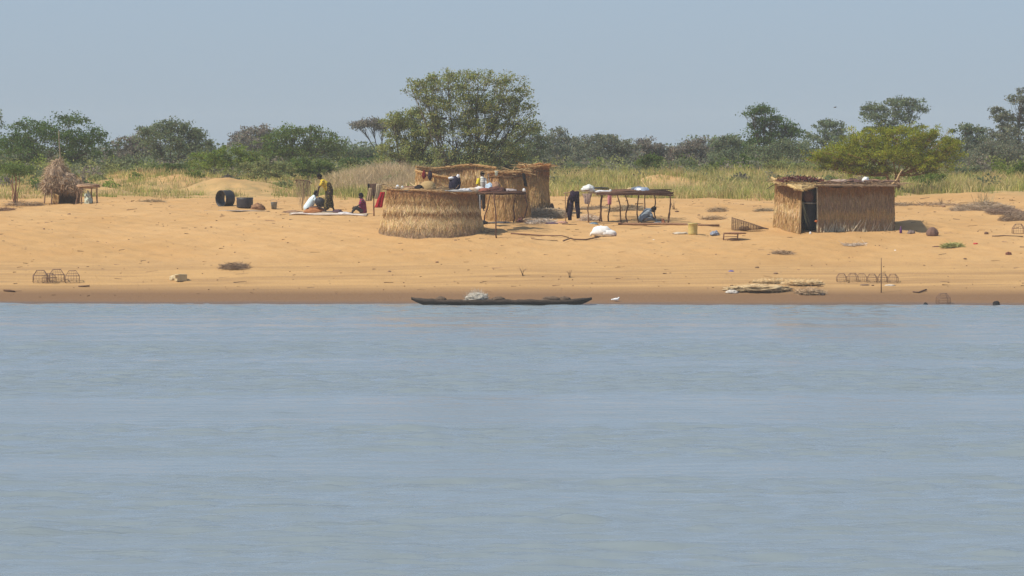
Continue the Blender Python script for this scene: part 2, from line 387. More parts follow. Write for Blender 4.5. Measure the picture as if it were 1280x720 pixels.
# ================================================================== VEGETATION
GREENS = dict(dark=(0.10, 0.155, 0.042), green=(0.14, 0.19, 0.048), olive=(0.275, 0.295, 0.105), grey=(0.215, 0.225, 0.150), brown=(0.235, 0.210, 0.165),
              greygreen=(0.180, 0.212, 0.110), acacia=(0.285, 0.30, 0.034), bright=(0.185, 0.240, 0.045), pale=(0.26, 0.28, 0.11))
def tree(name, label, cat, d, base_px, lobes, col, n=6000, leaf=0.14, clump=0.35, trunk_r=0.12, bark=(0.12, 0.095, 0.07), seed=0, stems=1, group=None, aspect=1.0, lean=0, twigs=True, shell=0.35, base_z=None):
    r = np.random.default_rng(seed+int(base_px)); c0 = np.array(GREENS[col])
    base = Vector((xat(base_px, d), d, gz(xat(base_px, d), d) - 0.05)); root = thing(name, label, cat, base, group=group)
    S = F/d; LB = []
    for (px, py, rx, ry) in lobes:
        p = pix(px, py, d); LB.append((np.array([p.x-base.x, r.uniform(-.35, .35)*rx/S, p.z-base.z]), np.array([rx/S, rx/S*0.85*aspect, ry/S])))
    area = np.array([b[1][0]*b[1][2] for b in LB]); w = area/area.sum()
    V = []; cols = []; tips = []
    nclump = max(12, int(n/45))
    for li, (c, rad) in enumerate(LB):
        k = max(5, int(nclump*w[li]))
        u = r.normal(size=(k, 3)); u /= np.linalg.norm(u, axis=1)[:, None]
        u[:, 2] = np.where(u[:, 2] < -0.7, -u[:, 2]*.5, u[:, 2])
        q = r.uniform(shell, 1.0, size=k)**0.55
        wob = 1 + 0.16*r.normal(size=k)
        cc = c + u*rad*(q*wob)[:, None]
        cc[:, 2] = np.maximum(cc[:, 2], 0.15)
        tips.append((li, cc))
        ck = r.uniform(0.72, 1.30, size=k)
        per = r.integers(22, 68, size=k)
        for i in range(k):
            m = per[i]; cr = clump*r.uniform(.6, 1.35)
            g = np.clip(r.normal(size=(m, 3)), -1.9, 1.9)*np.array([cr, cr, cr*.55])*0.6
            P = cc[i]+g
            t = c0*ck[i]*r.uniform(.75, 1.3, size=(m, 1))*np.array([[1, 1, 1]])
            t = t*(1+r.normal(size=(m, 3))*np.array([.10, .05, .10]))
            V.append(P); cols.append(t)
    P = np.concatenate(V); cl = np.clip(np.concatenate(cols), .01, .5); m = len(P)
    P[:, 2] = np.maximum(P[:, 2], 0.05)
    A = r.normal(size=(m, 3)); A /= np.linalg.norm(A, axis=1)[:, None]
    B = np.cross(A, r.normal(size=(m, 3))); B /= np.linalg.norm(B, axis=1)[:, None]
    s = (leaf*r.uniform(.6, 1.3, size=m))[:, None]
    Q = np.stack([P-A*s*.6, P+B*s*.32, P+A*s*.6, P-B*s*.32], 1).reshape(-1, 3)
    crown = fastmesh('crown', Q, 4, np.repeat(cl, 4, 0), M['leaf'], root)
    # trunk and limbs
    mb = MB(); zl = min(b[0][2]-b[1][2] for b in LB); fork = max(0.25, min(zl+0.15, 1.6))
    tops = []
    for sidx in range(stems):
        a = Vector((J(.08)+(sidx-(stems-1)/2)*trunk_r*2.2, J(.1), 0)); b = Vector((a.x+J(.25)+lean, a.y+J(.2), fork))
        mb.tube([a, a.lerp(b, .5)+Vector((J(.06), J(.06), 0)), b], [trunk_r*1.25, trunk_r, trunk_r*.85], bark, n=8); tops.append(b)
    for li, cc in tips:
        c, rad = LB[li]; b = min(tops, key=lambda t: abs(t.x-c[0])); e = Vector(c)+Vector((0, 0, -rad[2]*.35))
        if e.z < b.z+.05: e.z = b.z+.1
        mid = b.lerp(e, .5)+Vector((J(.15), J(.15), -0.05*(e-b).length)); mb.tube([b, mid, e], [trunk_r*.62, trunk_r*.36, trunk_r*.2], bark, n=6)
        if twigs:
            for q in cc[r.permutation(len(cc))[:min(len(cc), 26)]]:
                q = Vector(q); st = mid.lerp(e, random.random()); mb.tube([st, st.lerp(q, .55)+Vector((J(.08), J(.08), J(.08)))*1.5, q], [trunk_r*.16, trunk_r*.10, .010], bark, n=4)
    mb.build('trunk', M['bark'], root)
    return root

tree('big_tree', 'tallest spreading airy olive tree rising behind the grass huts', 'tree', 285, 577,
     [(533, 112, 26, 20), (560, 104, 32, 18), (598, 100, 34, 14), (634, 108, 26, 18), (545, 132, 28, 20), (585, 128, 34, 20), (622, 132, 32, 20), (652, 142, 22, 20),
      (664, 158, 18, 10), (600, 158, 34, 18), (632, 164, 28, 16), (570, 165, 26, 16), (590, 188, 34, 18), (625, 190, 30, 20), (560, 195, 22, 18), (515, 108, 9, 9), (655, 118, 10, 8), (575, 208, 30, 16), (610, 208, 34, 16), (545, 160, 16, 18), (645, 200, 22, 16), (600, 145, 30, 26)],
     'olive', n=33000, leaf=0.10, clump=0.32, trunk_r=0.095, bark=(0.17, 0.14, 0.11), seed=1, stems=3)
tree('umbrella_acacia', 'wide yellow-green umbrella acacia behind the right hut', 'tree', 258, 1118,
     [(1048, 192, 36, 17), (1080, 176, 34, 18), (1120, 170, 42, 17), (1160, 176, 36, 19), (1182, 192, 24, 16), (1105, 196, 56, 17), (1150, 205, 42, 13), (1062, 206, 32, 10), (1030, 200, 18, 9), (1192, 180, 14, 9), (1085, 190, 40, 16), (1130, 190, 40, 18), (1165, 198, 30, 12), (1060, 196, 30, 12), (1070, 214, 30, 9), (1100, 214, 30, 8), (1040, 206, 22, 9), (1022, 196, 12, 8), (1158, 214, 24, 7)],
     'acacia', n=50000, leaf=0.075, clump=0.22, trunk_r=0.08, bark=(0.32, 0.17, 0.08), seed=2, stems=3, shell=.15)
T = [
 ('bushy_tree', 'dense dark green bushy tree behind the conical shelter', 330, 62, [(35, 165, 34, 20), (88, 160, 38, 22), (62, 180, 52, 24), (20, 190, 32, 24), (105, 185, 36, 22), (60, 205, 70, 16), (118, 172, 14, 10)], 'dark', 15000, .12),
 ('edge_tree', 'greyish tree crown cut by the left edge of the picture', 375, -14, [(-10, 136, 12, 12), (-14, 155, 18, 20), (-12, 185, 30, 22)], 'greygreen', 2500, .14),
 ('savanna_tree', 'grey-green feathery tree left of the sandy dune', 360, 214, [(212, 160, 26, 14), (200, 175, 34, 18), (238, 170, 20, 14), (225, 190, 50, 18), (248, 178, 16, 12)], 'greygreen', 9000, .14),
 ('savanna_tree', 'brownish grey low tree between the dark bushy tree and the feathery tree', 385, 165, [(160, 178, 18, 10), (175, 186, 28, 14), (150, 195, 26, 14), (182, 166, 12, 6)], 'brown', 4500, .15),
 ('savanna_tree', 'greyish purple round-topped tree behind the green thicket', 420, 318, [(308, 168, 18, 10), (330, 166, 18, 9), (318, 180, 34, 15)], 'brown', 5000, .16),
 ('savanna_tree', 'mid-green thicket tree with ragged top above the woman in yellow', 340, 372, [(365, 170, 26, 13), (392, 168, 22, 11), (350, 182, 32, 18), (405, 182, 28, 16), (375, 196, 48, 18), (340, 196, 30, 14)], 'green', 11000, .12),
 ('savanna_tree', 'low grey-green tree left of the standing yellow-green tree', 375, 428, [(415, 190, 24, 12), (440, 194, 26, 11), (465, 196, 22, 11)], 'greygreen', 5000, .14),
 ('flat_topped_tree', 'small flat-topped grey tree peeking out left of the big tree', 410, 476, [(452, 156, 14, 5), (466, 154, 14, 6), (478, 160, 12, 7)], 'brown', 2200, .14),
 ('savanna_tree', 'yellow-green tree leaning against the left of the big tree', 298, 510, [(492, 150, 20, 12), (522, 146, 18, 11), (505, 166, 32, 18), (532, 172, 22, 20), (500, 190, 32, 18), (530, 200, 28, 16), (545, 155, 10, 12)], 'olive', 12000, .11),
 ('savanna_tree', 'dark grey-green tree behind the right side of the big tree', 350, 655, [(662, 168, 18, 9), (650, 185, 30, 16), (675, 178, 12, 9), (640, 204, 48, 18)], 'greygreen', 8000, .13),
 ('savanna_tree', 'grey tree with a knobbly pointed top right of the big tree', 400, 702, [(699, 166, 10, 7), (692, 180, 20, 12), (716, 178, 17, 9), (700, 194, 38, 16)], 'grey', 6000, .15),
 ('savanna_tree', 'green-topped grey tree above the trestle with clothes', 390, 757, [(754, 174, 18, 7), (740, 184, 24, 12), (770, 184, 26, 12), (755, 198, 44, 15)], 'grey', 7000, .15),
 ('savanna_tree', 'grey wispy tree left of the gap in the tree line', 395, 806, [(805, 180, 14, 8), (822, 188, 10, 9), (800, 194, 30, 14), (828, 198, 10, 9)], 'brown', 4500, .15),
 ('savanna_tree', 'grey-brown tree right of the gap in the tree line', 395, 868, [(862, 184, 20, 9), (880, 182, 20, 10), (850, 192, 18, 10), (872, 198, 42, 15)], 'brown', 7000, .15),
 ('savanna_tree', 'green round-topped tree left of the tall slim tree', 380, 912, [(905, 176, 20, 9), (918, 184, 26, 14), (912, 200, 36, 15)], 'greygreen', 6000, .14),
 ('slim_tree', 'tall dark tree with knobbly open crown left of the acacia', 370, 958, [(940, 142, 13, 8), (957, 138, 14, 8), (962, 152, 15, 10), (948, 162, 12, 12), (985, 158, 11, 9), (972, 172, 22, 12), (950, 182, 22, 14), (995, 168, 12, 9)], 'dark', 8000, .13),
 ('savanna_tree', 'grey-olive wide tree in front of the tall dark slim tree', 335, 972, [(960, 190, 28, 13), (990, 186, 26, 13), (970, 204, 46, 16), (1005, 196, 18, 12)], 'greygreen', 8000, .12),
 ('savanna_tree', 'small grey-green tree peeking over the left shoulder of the acacia', 400, 1038, [(1030, 158, 12, 7), (1044, 160, 14, 8), (1035, 178, 28, 18)], 'greygreen', 3500, .15),
 ('savanna_tree', 'round grey-green tree rising above the acacia', 400, 1118, [(1092, 138, 16, 10), (1118, 130, 20, 10), (1142, 134, 18, 10), (1112, 146, 34, 12), (1120, 170, 40, 20)], 'greygreen', 9000, .14),
 ('savanna_tree', 'grey tree right behind the acacia edge', 390, 1213, [(1205, 162, 14, 7), (1222, 166, 14, 8), (1210, 180, 32, 14), (1212, 200, 44, 18)], 'greygreen', 8000, .15),
 ('savanna_tree', 'tall grey tree at the right edge with open knobbly crown', 385, 1268, [(1250, 140, 12, 9), (1275, 124, 14, 12), (1262, 152, 20, 13), (1290, 145, 18, 24), (1250, 165, 16, 10), (1275, 175, 34, 20)], 'grey', 8000, .15),
 ('savanna_tree', 'grey-brown tree below the tall tree at the right edge', 345, 1245, [(1240, 190, 30, 14), (1270, 196, 24, 16), (1225, 200, 28, 12), (1255, 210, 40, 13)], 'grey', 8000, .13),
]
for i, (nm, lb, d, bp_, lo, co, n_, lf) in enumerate(T):
    tree(nm, lb, 'tree', d, bp_, lo, co, n=int(n_*1.15), leaf=lf, clump=.36 if d > 320 else .28, seed=20+i, stems=2, group='trees behind the camp', trunk_r=.11)
BUS = [
 ('leafy green bush over the sandy dune', 300, 268, [(258, 196, 26, 8), (290, 192, 30, 11), (275, 206, 48, 10), (312, 202, 22, 10)], 'bright', 8000, .10),
 ('pale-leaved shrub right of the dune', 283, 335, [(322, 208, 20, 8), (345, 210, 22, 9), (334, 218, 36, 7)], 'pale', 4200, .11),
 ('broad-leaved shrub behind the woman in yellow', 288, 385, [(375, 206, 24, 10), (402, 209, 20, 8), (388, 216, 32, 7)], 'green', 4200, .11),
 ('low green shrub on the slope left of the dune', 290, 198, [(180, 212, 22, 6), (215, 210, 26, 7), (236, 216, 14, 6)], 'green', 4200, .10),
 ('grey-green shrub behind the side rack of the shelter', 320, 150, [(140, 208, 24, 9), (165, 205, 26, 9)], 'greygreen', 4000, .11),
 ('dark low shrub between the thicket and the yellow-green tree', 325, 452, [(445, 202, 26, 8), (470, 204, 18, 7)], 'dark', 3500, .11),
 ('yellowish bush at the foot of the big tree on its left', 286, 540, [(530, 212, 22, 11), (550, 216, 14, 9)], 'olive', 3500, .10),
 ('olive bush at the foot of the big tree on its right', 288, 632, [(615, 214, 18, 8), (645, 212, 24, 9)], 'greygreen', 4000, .10),
 ('grey-green bush behind the clothes pole', 320, 700, [(690, 212, 28, 9), (722, 210, 24, 8)], 'greygreen', 4000, .11),
 ('fresh green bush left of the gap behind the trestle', 305, 813, [(806, 204, 14, 10), (820, 200, 12, 11), (812, 213, 18, 8)], 'green', 3500, .10),
 ('greenish bush right of the gap in the tree line', 325, 846, [(840, 208, 16, 7), (856, 206, 16, 8)], 'greygreen', 3000, .11),
 ('dark green bush under the slim tree', 305, 918, [(905, 208, 20, 8), (932, 204, 20, 10), (918, 214, 30, 7)], 'green', 4500, .10),
 ('grey-olive bush left of the acacia', 305, 985, [(975, 208, 22, 9), (1003, 210, 18, 8)], 'olive', 4000, .10),
 ('green bush in the shade of the acacia', 270, 1150, [(1140, 226, 20, 7), (1165, 223, 18, 8), (1100, 226, 24, 6)], 'bright', 4000, .09),
 ('grey-green bush right of the acacia', 295, 1215, [(1200, 218, 20, 9), (1225, 214, 20, 8)], 'greygreen', 4000, .10),
 ('fresh green bush at the right edge of the picture', 285, 1276, [(1272, 216, 12, 10), (1288, 210, 14, 14)], 'bright', 3500, .10),
 ('dark bush behind the leaning saplings at the left edge', 300, 12, [(4, 212, 20, 9), (30, 214, 20, 8)], 'green', 3500, .10),
]
for i, (lb, d, bp_, lo, co, n_, lf) in enumerate(BUS):
    tree('bush', lb, 'bush', d, bp_, lo, co, n=n_, leaf=lf, clump=.20, seed=80+i, stems=3, group='bushes behind the camp', trunk_r=.03, twigs=False, shell=.1)
# far woodland that reads as one mass
P = []; cl = []
for k in range(1500):
    d = rng.uniform(480, 900); x = rng.uniform(-90, 90)*d/600; h = rng.uniform(1.4, 3.6); z0 = gz(x, d); m = 60
    c = np.array([x, d, z0+h*rng.uniform(.15, .85)]); P.append(c+np.clip(rng.normal(size=(m, 3)), -1.6, 1.6)*np.array([1.5, 1.5, .5])); cl.append(np.array(GREENS['greygreen'])*rng.uniform(.7, 1.3)*rng.uniform(.8, 1.2, size=(m, 1)))
P = np.concatenate(P); cl = np.concatenate(cl); m = len(P); A = rng.normal(size=(m, 3)); A /= np.linalg.norm(A, axis=1)[:, None]; B = np.cross(A, rng.normal(size=(m, 3))); B /= np.linalg.norm(B, axis=1)[:, None]
Q = np.stack([P-A*.2, P+B*.12, P+A*.2, P-B*.12], 1).reshape(-1, 3)
struct(fastmesh('far_woodland', Q, 4, np.repeat(cl, 4, 0), M['leaf']), 'stuff')

# low scrub running along the foot of the tree line
P = []; cl = []
kinds = ['greygreen', 'green', 'olive', 'grey', 'bright', 'brown', 'pale']; r_ = np.random.default_rng(77)
for k in range(760):
    d = 350-85*r_.uniform(0, 1)**1.7; x = r_.uniform(-38, 38)*d/310; m = 150; h = r_.uniform(.45, 1.5)*(.55 if d < 290 else 1)*(.6 if abs(x+14) < 6 and d < 310 else 1); w_ = r_.uniform(.5, 1.4)*(.6 if d < 290 else 1)
    u = r_.normal(size=(m, 3)); u /= np.linalg.norm(u, axis=1)[:, None]; u[:, 2] = abs(u[:, 2]); q = r_.uniform(.3, 1, (m, 1))**.4
    p_ = np.array([x, d, gz(x, d)])+u*q*np.array([w_, w_, h])+r_.normal(size=(m, 3))*.08; P.append(p_)
    cl.append(np.array(GREENS[kinds[int(r_.integers(0, 7))]])*r_.uniform(.75, 1.2)*r_.uniform(.75, 1.25, size=(m, 1)))
P = np.concatenate(P); cl = np.concatenate(cl); m = len(P); A = r_.normal(size=(m, 3)); A /= np.linalg.norm(A, axis=1)[:, None]; B = np.cross(A, r_.normal(size=(m, 3))); B /= np.linalg.norm(B, axis=1)[:, None]
Q = np.stack([P-A*.09, P+B*.055, P+A*.09, P-B*.055], 1).reshape(-1, 3)
struct(fastmesh('scrub_undergrowth', Q, 4, np.repeat(cl, 4, 0), M['leaf']), 'stuff')

# ---- tall grass
def grass(name, n, xr, yr, hr, wid, palette, dens=None, seed=1, tuft=14, spread=.24, lean=.46):
    r = np.random.default_rng(seed); nt = n//tuft
    x = r.uniform(*xr, size=nt*3); y = r.uniform(*yr, size=nt*3)
    if dens is not None:
        keep = r.uniform(size=len(x)) < dens(x, y); x = x[keep][:nt]; y = y[keep][:nt]
    nt = len(x); hh = np.clip(.60+(x+13)/22, .60, .95)*r.uniform(.55, 1.15, size=nt)*(.45+.65*vnoise(x, y*.6, 2.2, seed)+.35*vnoise(x, y, .8, seed+1))
    pi = r.integers(0, len(palette), size=nt); pal = np.array(palette)
    # drifts of straw colour and green
    drift = (vnoise(x, y*.5, 3.0, seed+2)-.5)*2.6+(vnoise(x, y, .9, seed+3)-.5)*1.2
    pi = np.where(r.uniform(-1, 1, size=nt) < drift, r.integers(0, (len(palette)+1)//2, size=nt), r.integers(len(palette)//2, len(palette), size=nt))
    X = np.repeat(x, tuft)+r.normal(size=nt*tuft)*spread; Y = np.repeat(y, tuft)+r.normal(size=nt*tuft)*spread
    Hh = np.repeat(hh, tuft)*r.uniform(hr[0], hr[1], size=nt*tuft); c = pal[np.repeat(pi, tuft)]*r.uniform(.7, 1.25, size=(nt*tuft, 1))
    Z = hgt(X, Y)-.03; m = len(X); an = r.uniform(0, 2*np.pi, size=m); le = np.abs(r.normal(size=m))*lean*Hh+.05*Hh
    wa = r.uniform(0, np.pi, size=m); W = wid*r.uniform(.6, 1.4, size=m)
    dx, dy = np.cos(an)*le, np.sin(an)*le; ax, ay = np.cos(wa)*W/2, np.sin(wa)*W/2
    b0 = np.stack([X-ax, Y-ay, Z], 1); b1 = np.stack([X+ax, Y+ay, Z], 1)
    m0 = np.stack([X+dx*.35-ax*.8, Y+dy*.35-ay*.8, Z+Hh*.6], 1); m1 = np.stack([X+dx*.35+ax*.8, Y+dy*.35+ay*.8, Z+Hh*.6], 1)
    t0 = np.stack([X+dx-ax*.25, Y+dy-ay*.25, Z+Hh], 1); t1 = np.stack([X+dx+ax*.25, Y+dy+ay*.25, Z+Hh], 1)
    V = np.stack([b0, b1, m1, m0, m0, m1, t1, t0], 1).reshape(-1, 3)
    return struct(fastmesh(name, V, 4, np.repeat(c, 8, 0), M['grass']), 'stuff')
def vnoise(x, y, s, seed=0):
    g = np.random.default_rng(900+seed).uniform(size=(64, 64)); u = np.mod(x/s+20, 63); v = np.mod(y/s+7, 63); i = u.astype(int); j = v.astype(int); fu = u-i; fv = v-j
    fu = fu*fu*(3-2*fu); fv = fv*fv*(3-2*fv); i1 = (i+1) % 64; j1 = (j+1) % 64
    return (g[i, j]*(1-fu)+g[i1, j]*fu)*(1-fv)+(g[i, j1]*(1-fu)+g[i1, j1]*fu)*fv
def dens(x, y):
    edge = 249.5 + 1.2*np.sin(x*.5)+.8*np.sin(x*1.3+1) + np.where(x > 20, 4.5, 0) - np.where(x < -19, 2, 0)
    d = np.clip((y-edge+1)/7, 0.0, 1)**1.3
    bald = np.exp(-((x+14.5)/2.3)**2-((y-266)/4.5)**2)*1.9 + np.exp(-((x-8.4)/1.6)**2-((y-265)/3.5)**2)*1.0 + np.exp(-((x+17.5)/1.4)**2-((y-262)/2)**2)*.4
    nn = vnoise(x, y*.7, 2.4, 50)*.6+vnoise(x, y, .9, 51)*.4; left = np.clip(.38+(x+13)/10, .38, 1.0)
    return d*np.clip(1-bald, 0.0, 1)*np.clip((nn-.33)*4.0, .04, 1)*left
STRAW = [(0.62, 0.48, 0.22), (0.56, 0.40, 0.20), (0.52, 0.43, 0.17), (0.36, 0.36, 0.11), (0.28, 0.32, 0.08), (0.46, 0.41, 0.14)]
grass('tall_dry_grass', 120000, (-34, 34), (247, 312), (.36, .74), .028, STRAW, dens, seed=3)
def dens_r(x, y): return dens(x, y)*np.clip((x+2)/6, .0, 1)
grass('tall_green_grass', 36000, (-4, 34), (249, 285), (.38, .74), .024, [(0.62, 0.50, 0.21), (0.48, 0.45, 0.14), (0.40, 0.41, 0.11), (0.64, 0.52, 0.25)], dens_r, seed=4)
grass('low_green_grass', 60000, (-34, 34), (247, 290), (.2, .4), .030, [(0.48, 0.40, 0.16), (0.28, 0.32, 0.08), (0.22, 0.27, 0.06), (0.38, 0.36, 0.11)], dens, seed=6)
def dens_b(x, y): return np.clip(.5+.5*np.sin(x*.3+y*.1), .2, 1)
grass('bleached_grass', 30000, (-10, -1), (262, 292), (.6, 1.0), .022, [(0.62, 0.48, 0.29), (0.56, 0.43, 0.27), (0.52, 0.41, 0.22)], lambda x, y: np.exp(-((x+6.4)/2.6)**2), seed=7)

# ================================================================== THATCH
TH = dict(pale=(0.78, 0.59, 0.32), gold=(0.58, 0.385, 0.175), brown=(0.38, 0.215, 0.09), rose=(0.46, 0.32, 0.19), dull=(0.27, 0.185, 0.105), red=(0.40, 0.20, 0.085))
def path_oval(cx, cy, rx, ry, a0=0, a1=360, pw=1.0):
    def f(u):
        a = R(a0+(a1-a0)*u); return (cx+rx*math.cos(a), cy+ry*math.sin(a), math.cos(a)/rx, math.sin(a)/ry)
    return f
def path_poly(pts):
    P_ = [Vector((p[0], p[1])) for p in pts]; L_ = [(P_[i+1]-P_[i]).length for i in range(len(P_)-1)]; T_ = sum(L_)
    def f(u):
        s = u*T_
        for i, l in enumerate(L_):
            if s <= l or i == len(L_)-1:
                t = min(1, s/l); p = P_[i].lerp(P_[i+1], t); e = (P_[i+1]-P_[i]).normalized(); return (p.x, p.y, e.y, -e.x)
            s -= l
    return f
def thatch(name, parent, path, z0, z1, off, bands, n, seed=0, nu=80, closed=False, slen=(.12, .30), swid=.014, tilt=.12, thick=.06, fringe=True, frizz=.014, wav=.018, contrast=.25):
    """bands: list of (t_from, colour name, colour name2); off(t) outward offset; z0,z1 functions of u; everything local to parent"""
    r = np.random.default_rng(seed+77); mb = MB(); nt = 22
    def P(u, t, extra=0.0):
        x, y, nx_, ny_ = path(u); l = math.hypot(nx_, ny_); o = off(t)+extra; return (x+nx_/l*o, y+ny_/l*o, z0(u)+t*(z1(u)-z0(u)))
    def bc(u, t):
        t = t+wav*math.sin(u*13+seed)+wav*.5*math.sin(u*31+seed*2)+wav*.4*noise.noise(Vector((u*60, seed, t*3))); c = bands[0]
        for b in bands:
            if t >= b[0]: c = b
        return np.array(TH[c[1]])
    for side, ex in ((1, 0.0), (-1, -thick)):
        vs = []; cs = []
        for j in range(nt+1):
            for i in range(nu+1):
                u = i/nu; t = j/nt; w = 0.012*noise.noise(Vector((u*40, t*3, seed))); vs.append(P(u, t, ex+w)); cs.append(bc(u, t)*.85)
        fs = [(j*(nu+1)+i, j*(nu+1)+i+1, (j+1)*(nu+1)+i+1, (j+1)*(nu+1)+i) for j in range(nt) for i in range(nu)]
        if side < 0: fs = [f[::-1] for f in fs]
        mb.add(vs, fs, cs)
    # close top and ends
    o = len(mb.v)-2*(nu+1)*(nt+1); A0 = o; B0 = o+(nu+1)*(nt+1)
    for j in (0, nt):
        for i in range(nu): mb.f.append((A0+j*(nu+1)+i, A0+j*(nu+1)+i+1, B0+j*(nu+1)+i+1, B0+j*(nu+1)+i))
    if not closed:
        for i in (0, nu):
            for j in range(nt): mb.f.append((A0+j*(nu+1)+i, A0+(j+1)*(nu+1)+i, B0+(j+1)*(nu+1)+i, B0+j*(nu+1)+i))
    # straws
    u = r.uniform(0, 1, n); t = r.uniform(.06, 1.0, n)
    if fringe: t[:n//8] = r.uniform(.08, .2, n//8)
    L = r.uniform(slen[0], slen[1], n); W = r.uniform(.6, 1.5, n)*swid
    Ps = np.zeros((n, 3)); Ds = np.zeros((n, 3)); Cs = np.zeros((n, 3))
    for i in range(n):
        h = z1(u[i])-z0(u[i]); t2 = max(t[i]-L[i]/h, -0.01 if fringe else 0.0)
        a = np.array(P(u[i], t[i], .004+r.uniform(0, .01))); b = np.array(P(min(1, max(0, u[i]+r.normal()*tilt/nu)), t2, .012+abs(r.normal())*frizz))
        Ps[i] = a; Ds[i] = b-a; L[i] = np.linalg.norm(b-a)+1e-4; Ds[i] += 1e-6
        Cs[i] = bc(u[i], t[i]-.02+r.normal()*.03)*r.uniform(1-contrast, 1+contrast)*np.array([1, 1+r.normal()*.05, 1+r.normal()*.1])
    mb.blades(Ps, Ds, L, W, Cs)
    return mb.build(name, M['thatch'], parent, smooth=False)
def roll(name, parent, pts, rad, col, n=600, seed=0, frizz=.04, m='straw', slen=(.06, .2)):
    r = np.random.default_rng(seed+5); mb = MB(); pts = [Vector(p) for p in pts]
    mb.tube(pts, [rad*(1+.25*noise.noise(Vector((i*.7, seed, 0)))) for i in range(len(pts))], [c*.85 for c in col], n=8)
    k = len(pts)-1; u = r.uniform(0, k-1e-3, n); i0 = u.astype(int); A = np.array([tuple(p) for p in pts]); p = A[i0]*(1-(u-i0))[:, None]+A[i0+1]*(u-i0)[:, None]
    tn = A[i0+1]-A[i0]; tn /= np.linalg.norm(tn, axis=1)[:, None]
    q = r.normal(size=(n, 3)); q -= (q*tn).sum(1)[:, None]*tn; q /= np.linalg.norm(q, axis=1)[:, None]
    D = tn*r.choice([-1, 1], size=n)[:, None]+q*r.normal(size=(n, 1))*frizz*6
    mb.blades(p+q*rad*.95, D, r.uniform(*slen, n), r.uniform(.01, .024, n), np.array(col)*r.uniform(.6, 1.35, size=(n, 1)))
    return mb.build(name, M[m], parent, smooth=False)
def flatroof(name, parent, poly, z, col, n=300, seed=0, thick=.05, slope=(0, 0), over=.12, m='straw', slen=(.4, 1.2), swid=.03, droop=0):
    """a flat deck of mats with loose straw and sticks lying on it; poly = convex local outline"""
    r = np.random.default_rng(seed+9); mb = MB(); k = len(poly); cx = sum(p[0] for p in poly)/k; cy = sum(p[1] for p in poly)/k
    def Z(x, y): return z+slope[0]*(x-cx)+slope[1]*(y-cy)
    ring = [(p[0]+(p[0]-cx)*over/2, p[1]+(p[1]-cy)*over/2) for p in poly]
    vs = []
    for s_, dz in ((1.0, -thick), (1.0, 0.0), (.55, .05), (.2, .07)):
        for x, y in ring: X, Y = cx+(x-cx)*s_, cy+(y-cy)*s_; vs.append((X, Y, Z(X, Y)+dz+J(.018)))
    vs.append((cx, cy, Z(cx, cy)+.08)); vs.append((cx, cy, Z(cx, cy)-thick))
    fs = [(j*k+i, j*k+(i+1) % k, (j+1)*k+(i+1) % k, (j+1)*k+i) for j in range(3) for i in range(k)]
    fs += [(3*k+i, 3*k+(i+1) % k, 4*k) for i in range(k)] + [((i+1) % k, i, 4*k+1) for i in range(k)]
    mb.add(vs, fs, col)
    a = r.uniform(0, 1, (n, 3)); a /= a.sum(1)[:, None]; i0 = r.integers(0, k, n); R0 = np.array(ring)
    p2 = a[:, :1]*np.array([[cx, cy]])+a[:, 1:2]*R0[i0]+a[:, 2:]*R0[(i0+1) % k]
    P3 = np.column_stack([p2, [Z(x, y)+.03 for x, y in p2]]); P3[:, 2] += r.uniform(0, .07, n)
    an = r.uniform(0, 2*np.pi, n); D = np.column_stack([np.cos(an), np.sin(an), r.normal(size=n)*.12])
    mb.blades(P3, D, r.uniform(*slen, n), r.uniform(.5, 1.5, n)*swid, np.array(col)*r.uniform(.5, 1.5, size=(n, 1)))
    return mb.build(name, M[m], parent, smooth=False)

# ---- front hut (nearest, waist-flared ring of banded thatch)
c0 = Vector((xat(540, 221.7), 221.7, 0)); c0.z = gz(c0.x, c0.y)
hut1 = thing('grass_hut', 'large round flared straw hut with banded walls nearest the river', 'hut', c0, group='straw huts of the fishing camp')
def local(p, o): return (p[0]-o.x, p[1]-o.y, p[2]-o.z)
RX, RY = 1.93, 1.9
pf = path_oval(0, 0, RX, RY)
def z0f(u):
    x, y, _, _ = pf(u); return gz(c0.x+x*1.08, c0.y+y*1.08)-c0.z-.03
def z1f(u):
    x, y, _, _ = pf(u); return (4.40-.045*x) - c0.z + .012*math.sin(u*40)
thatch('wall', hut1, pf, z0f, z1f, lambda t: .36*(1-t)**1.5+.02*math.sin(min(1, t*1.05)*math.pi)+.018*(((1-t)*4.2) % 1.0)**2,
       [(0, 'rose'), (.17, 'gold'), (.25, 'pale'), (.45, 'brown'), (.56, 'pale'), (.70, 'brown'), (.76, 'gold'), (.84, 'brown'), (.93, 'red')], 21000, seed=1, nu=160, closed=True, frizz=.008, slen=(.12, .28), swid=.012, wav=.016, tilt=1.3, contrast=.30)
ringpts = [(RX*1.0*math.cos(a), RY*math.sin(a), 4.40-.045*RX*math.cos(a)-c0.z+.03+.012*math.sin(a*6)) for a in np.linspace(0, 2*math.pi, 49)]
roll('rim', hut1, [(p[0]*1.015, p[1]*1.015, p[2]) for p in ringpts], .045, (0.48, 0.30, 0.14), n=1500, seed=2, frizz=.03)
roll('binding', hut1, [(math.cos(a)*(RX+.26), math.sin(a)*(RY+.26), (gz(c0.x+RX*math.cos(a), c0.y+RY*math.sin(a))-c0.z)+.36) for a in np.linspace(0, 2*math.pi, 49)], .018, (0.13, 0.08, 0.05), n=100, seed=3)
flatroof('roof', hut1, [(RX*.97*math.cos(a), RY*.97*math.sin(a)) for a in np.linspace(0, 2*math.pi, 25)[:-1]], 4.38-c0.z, (0.36, 0.26, 0.15), n=500, seed=4, slope=(-.045, 0), over=0)

def hut_top(px, d, dz=0): p = Vector((xat(px, d), d, 0)); p.z = 4.40-.045*(p.x-c0.x)+.04+dz; return p
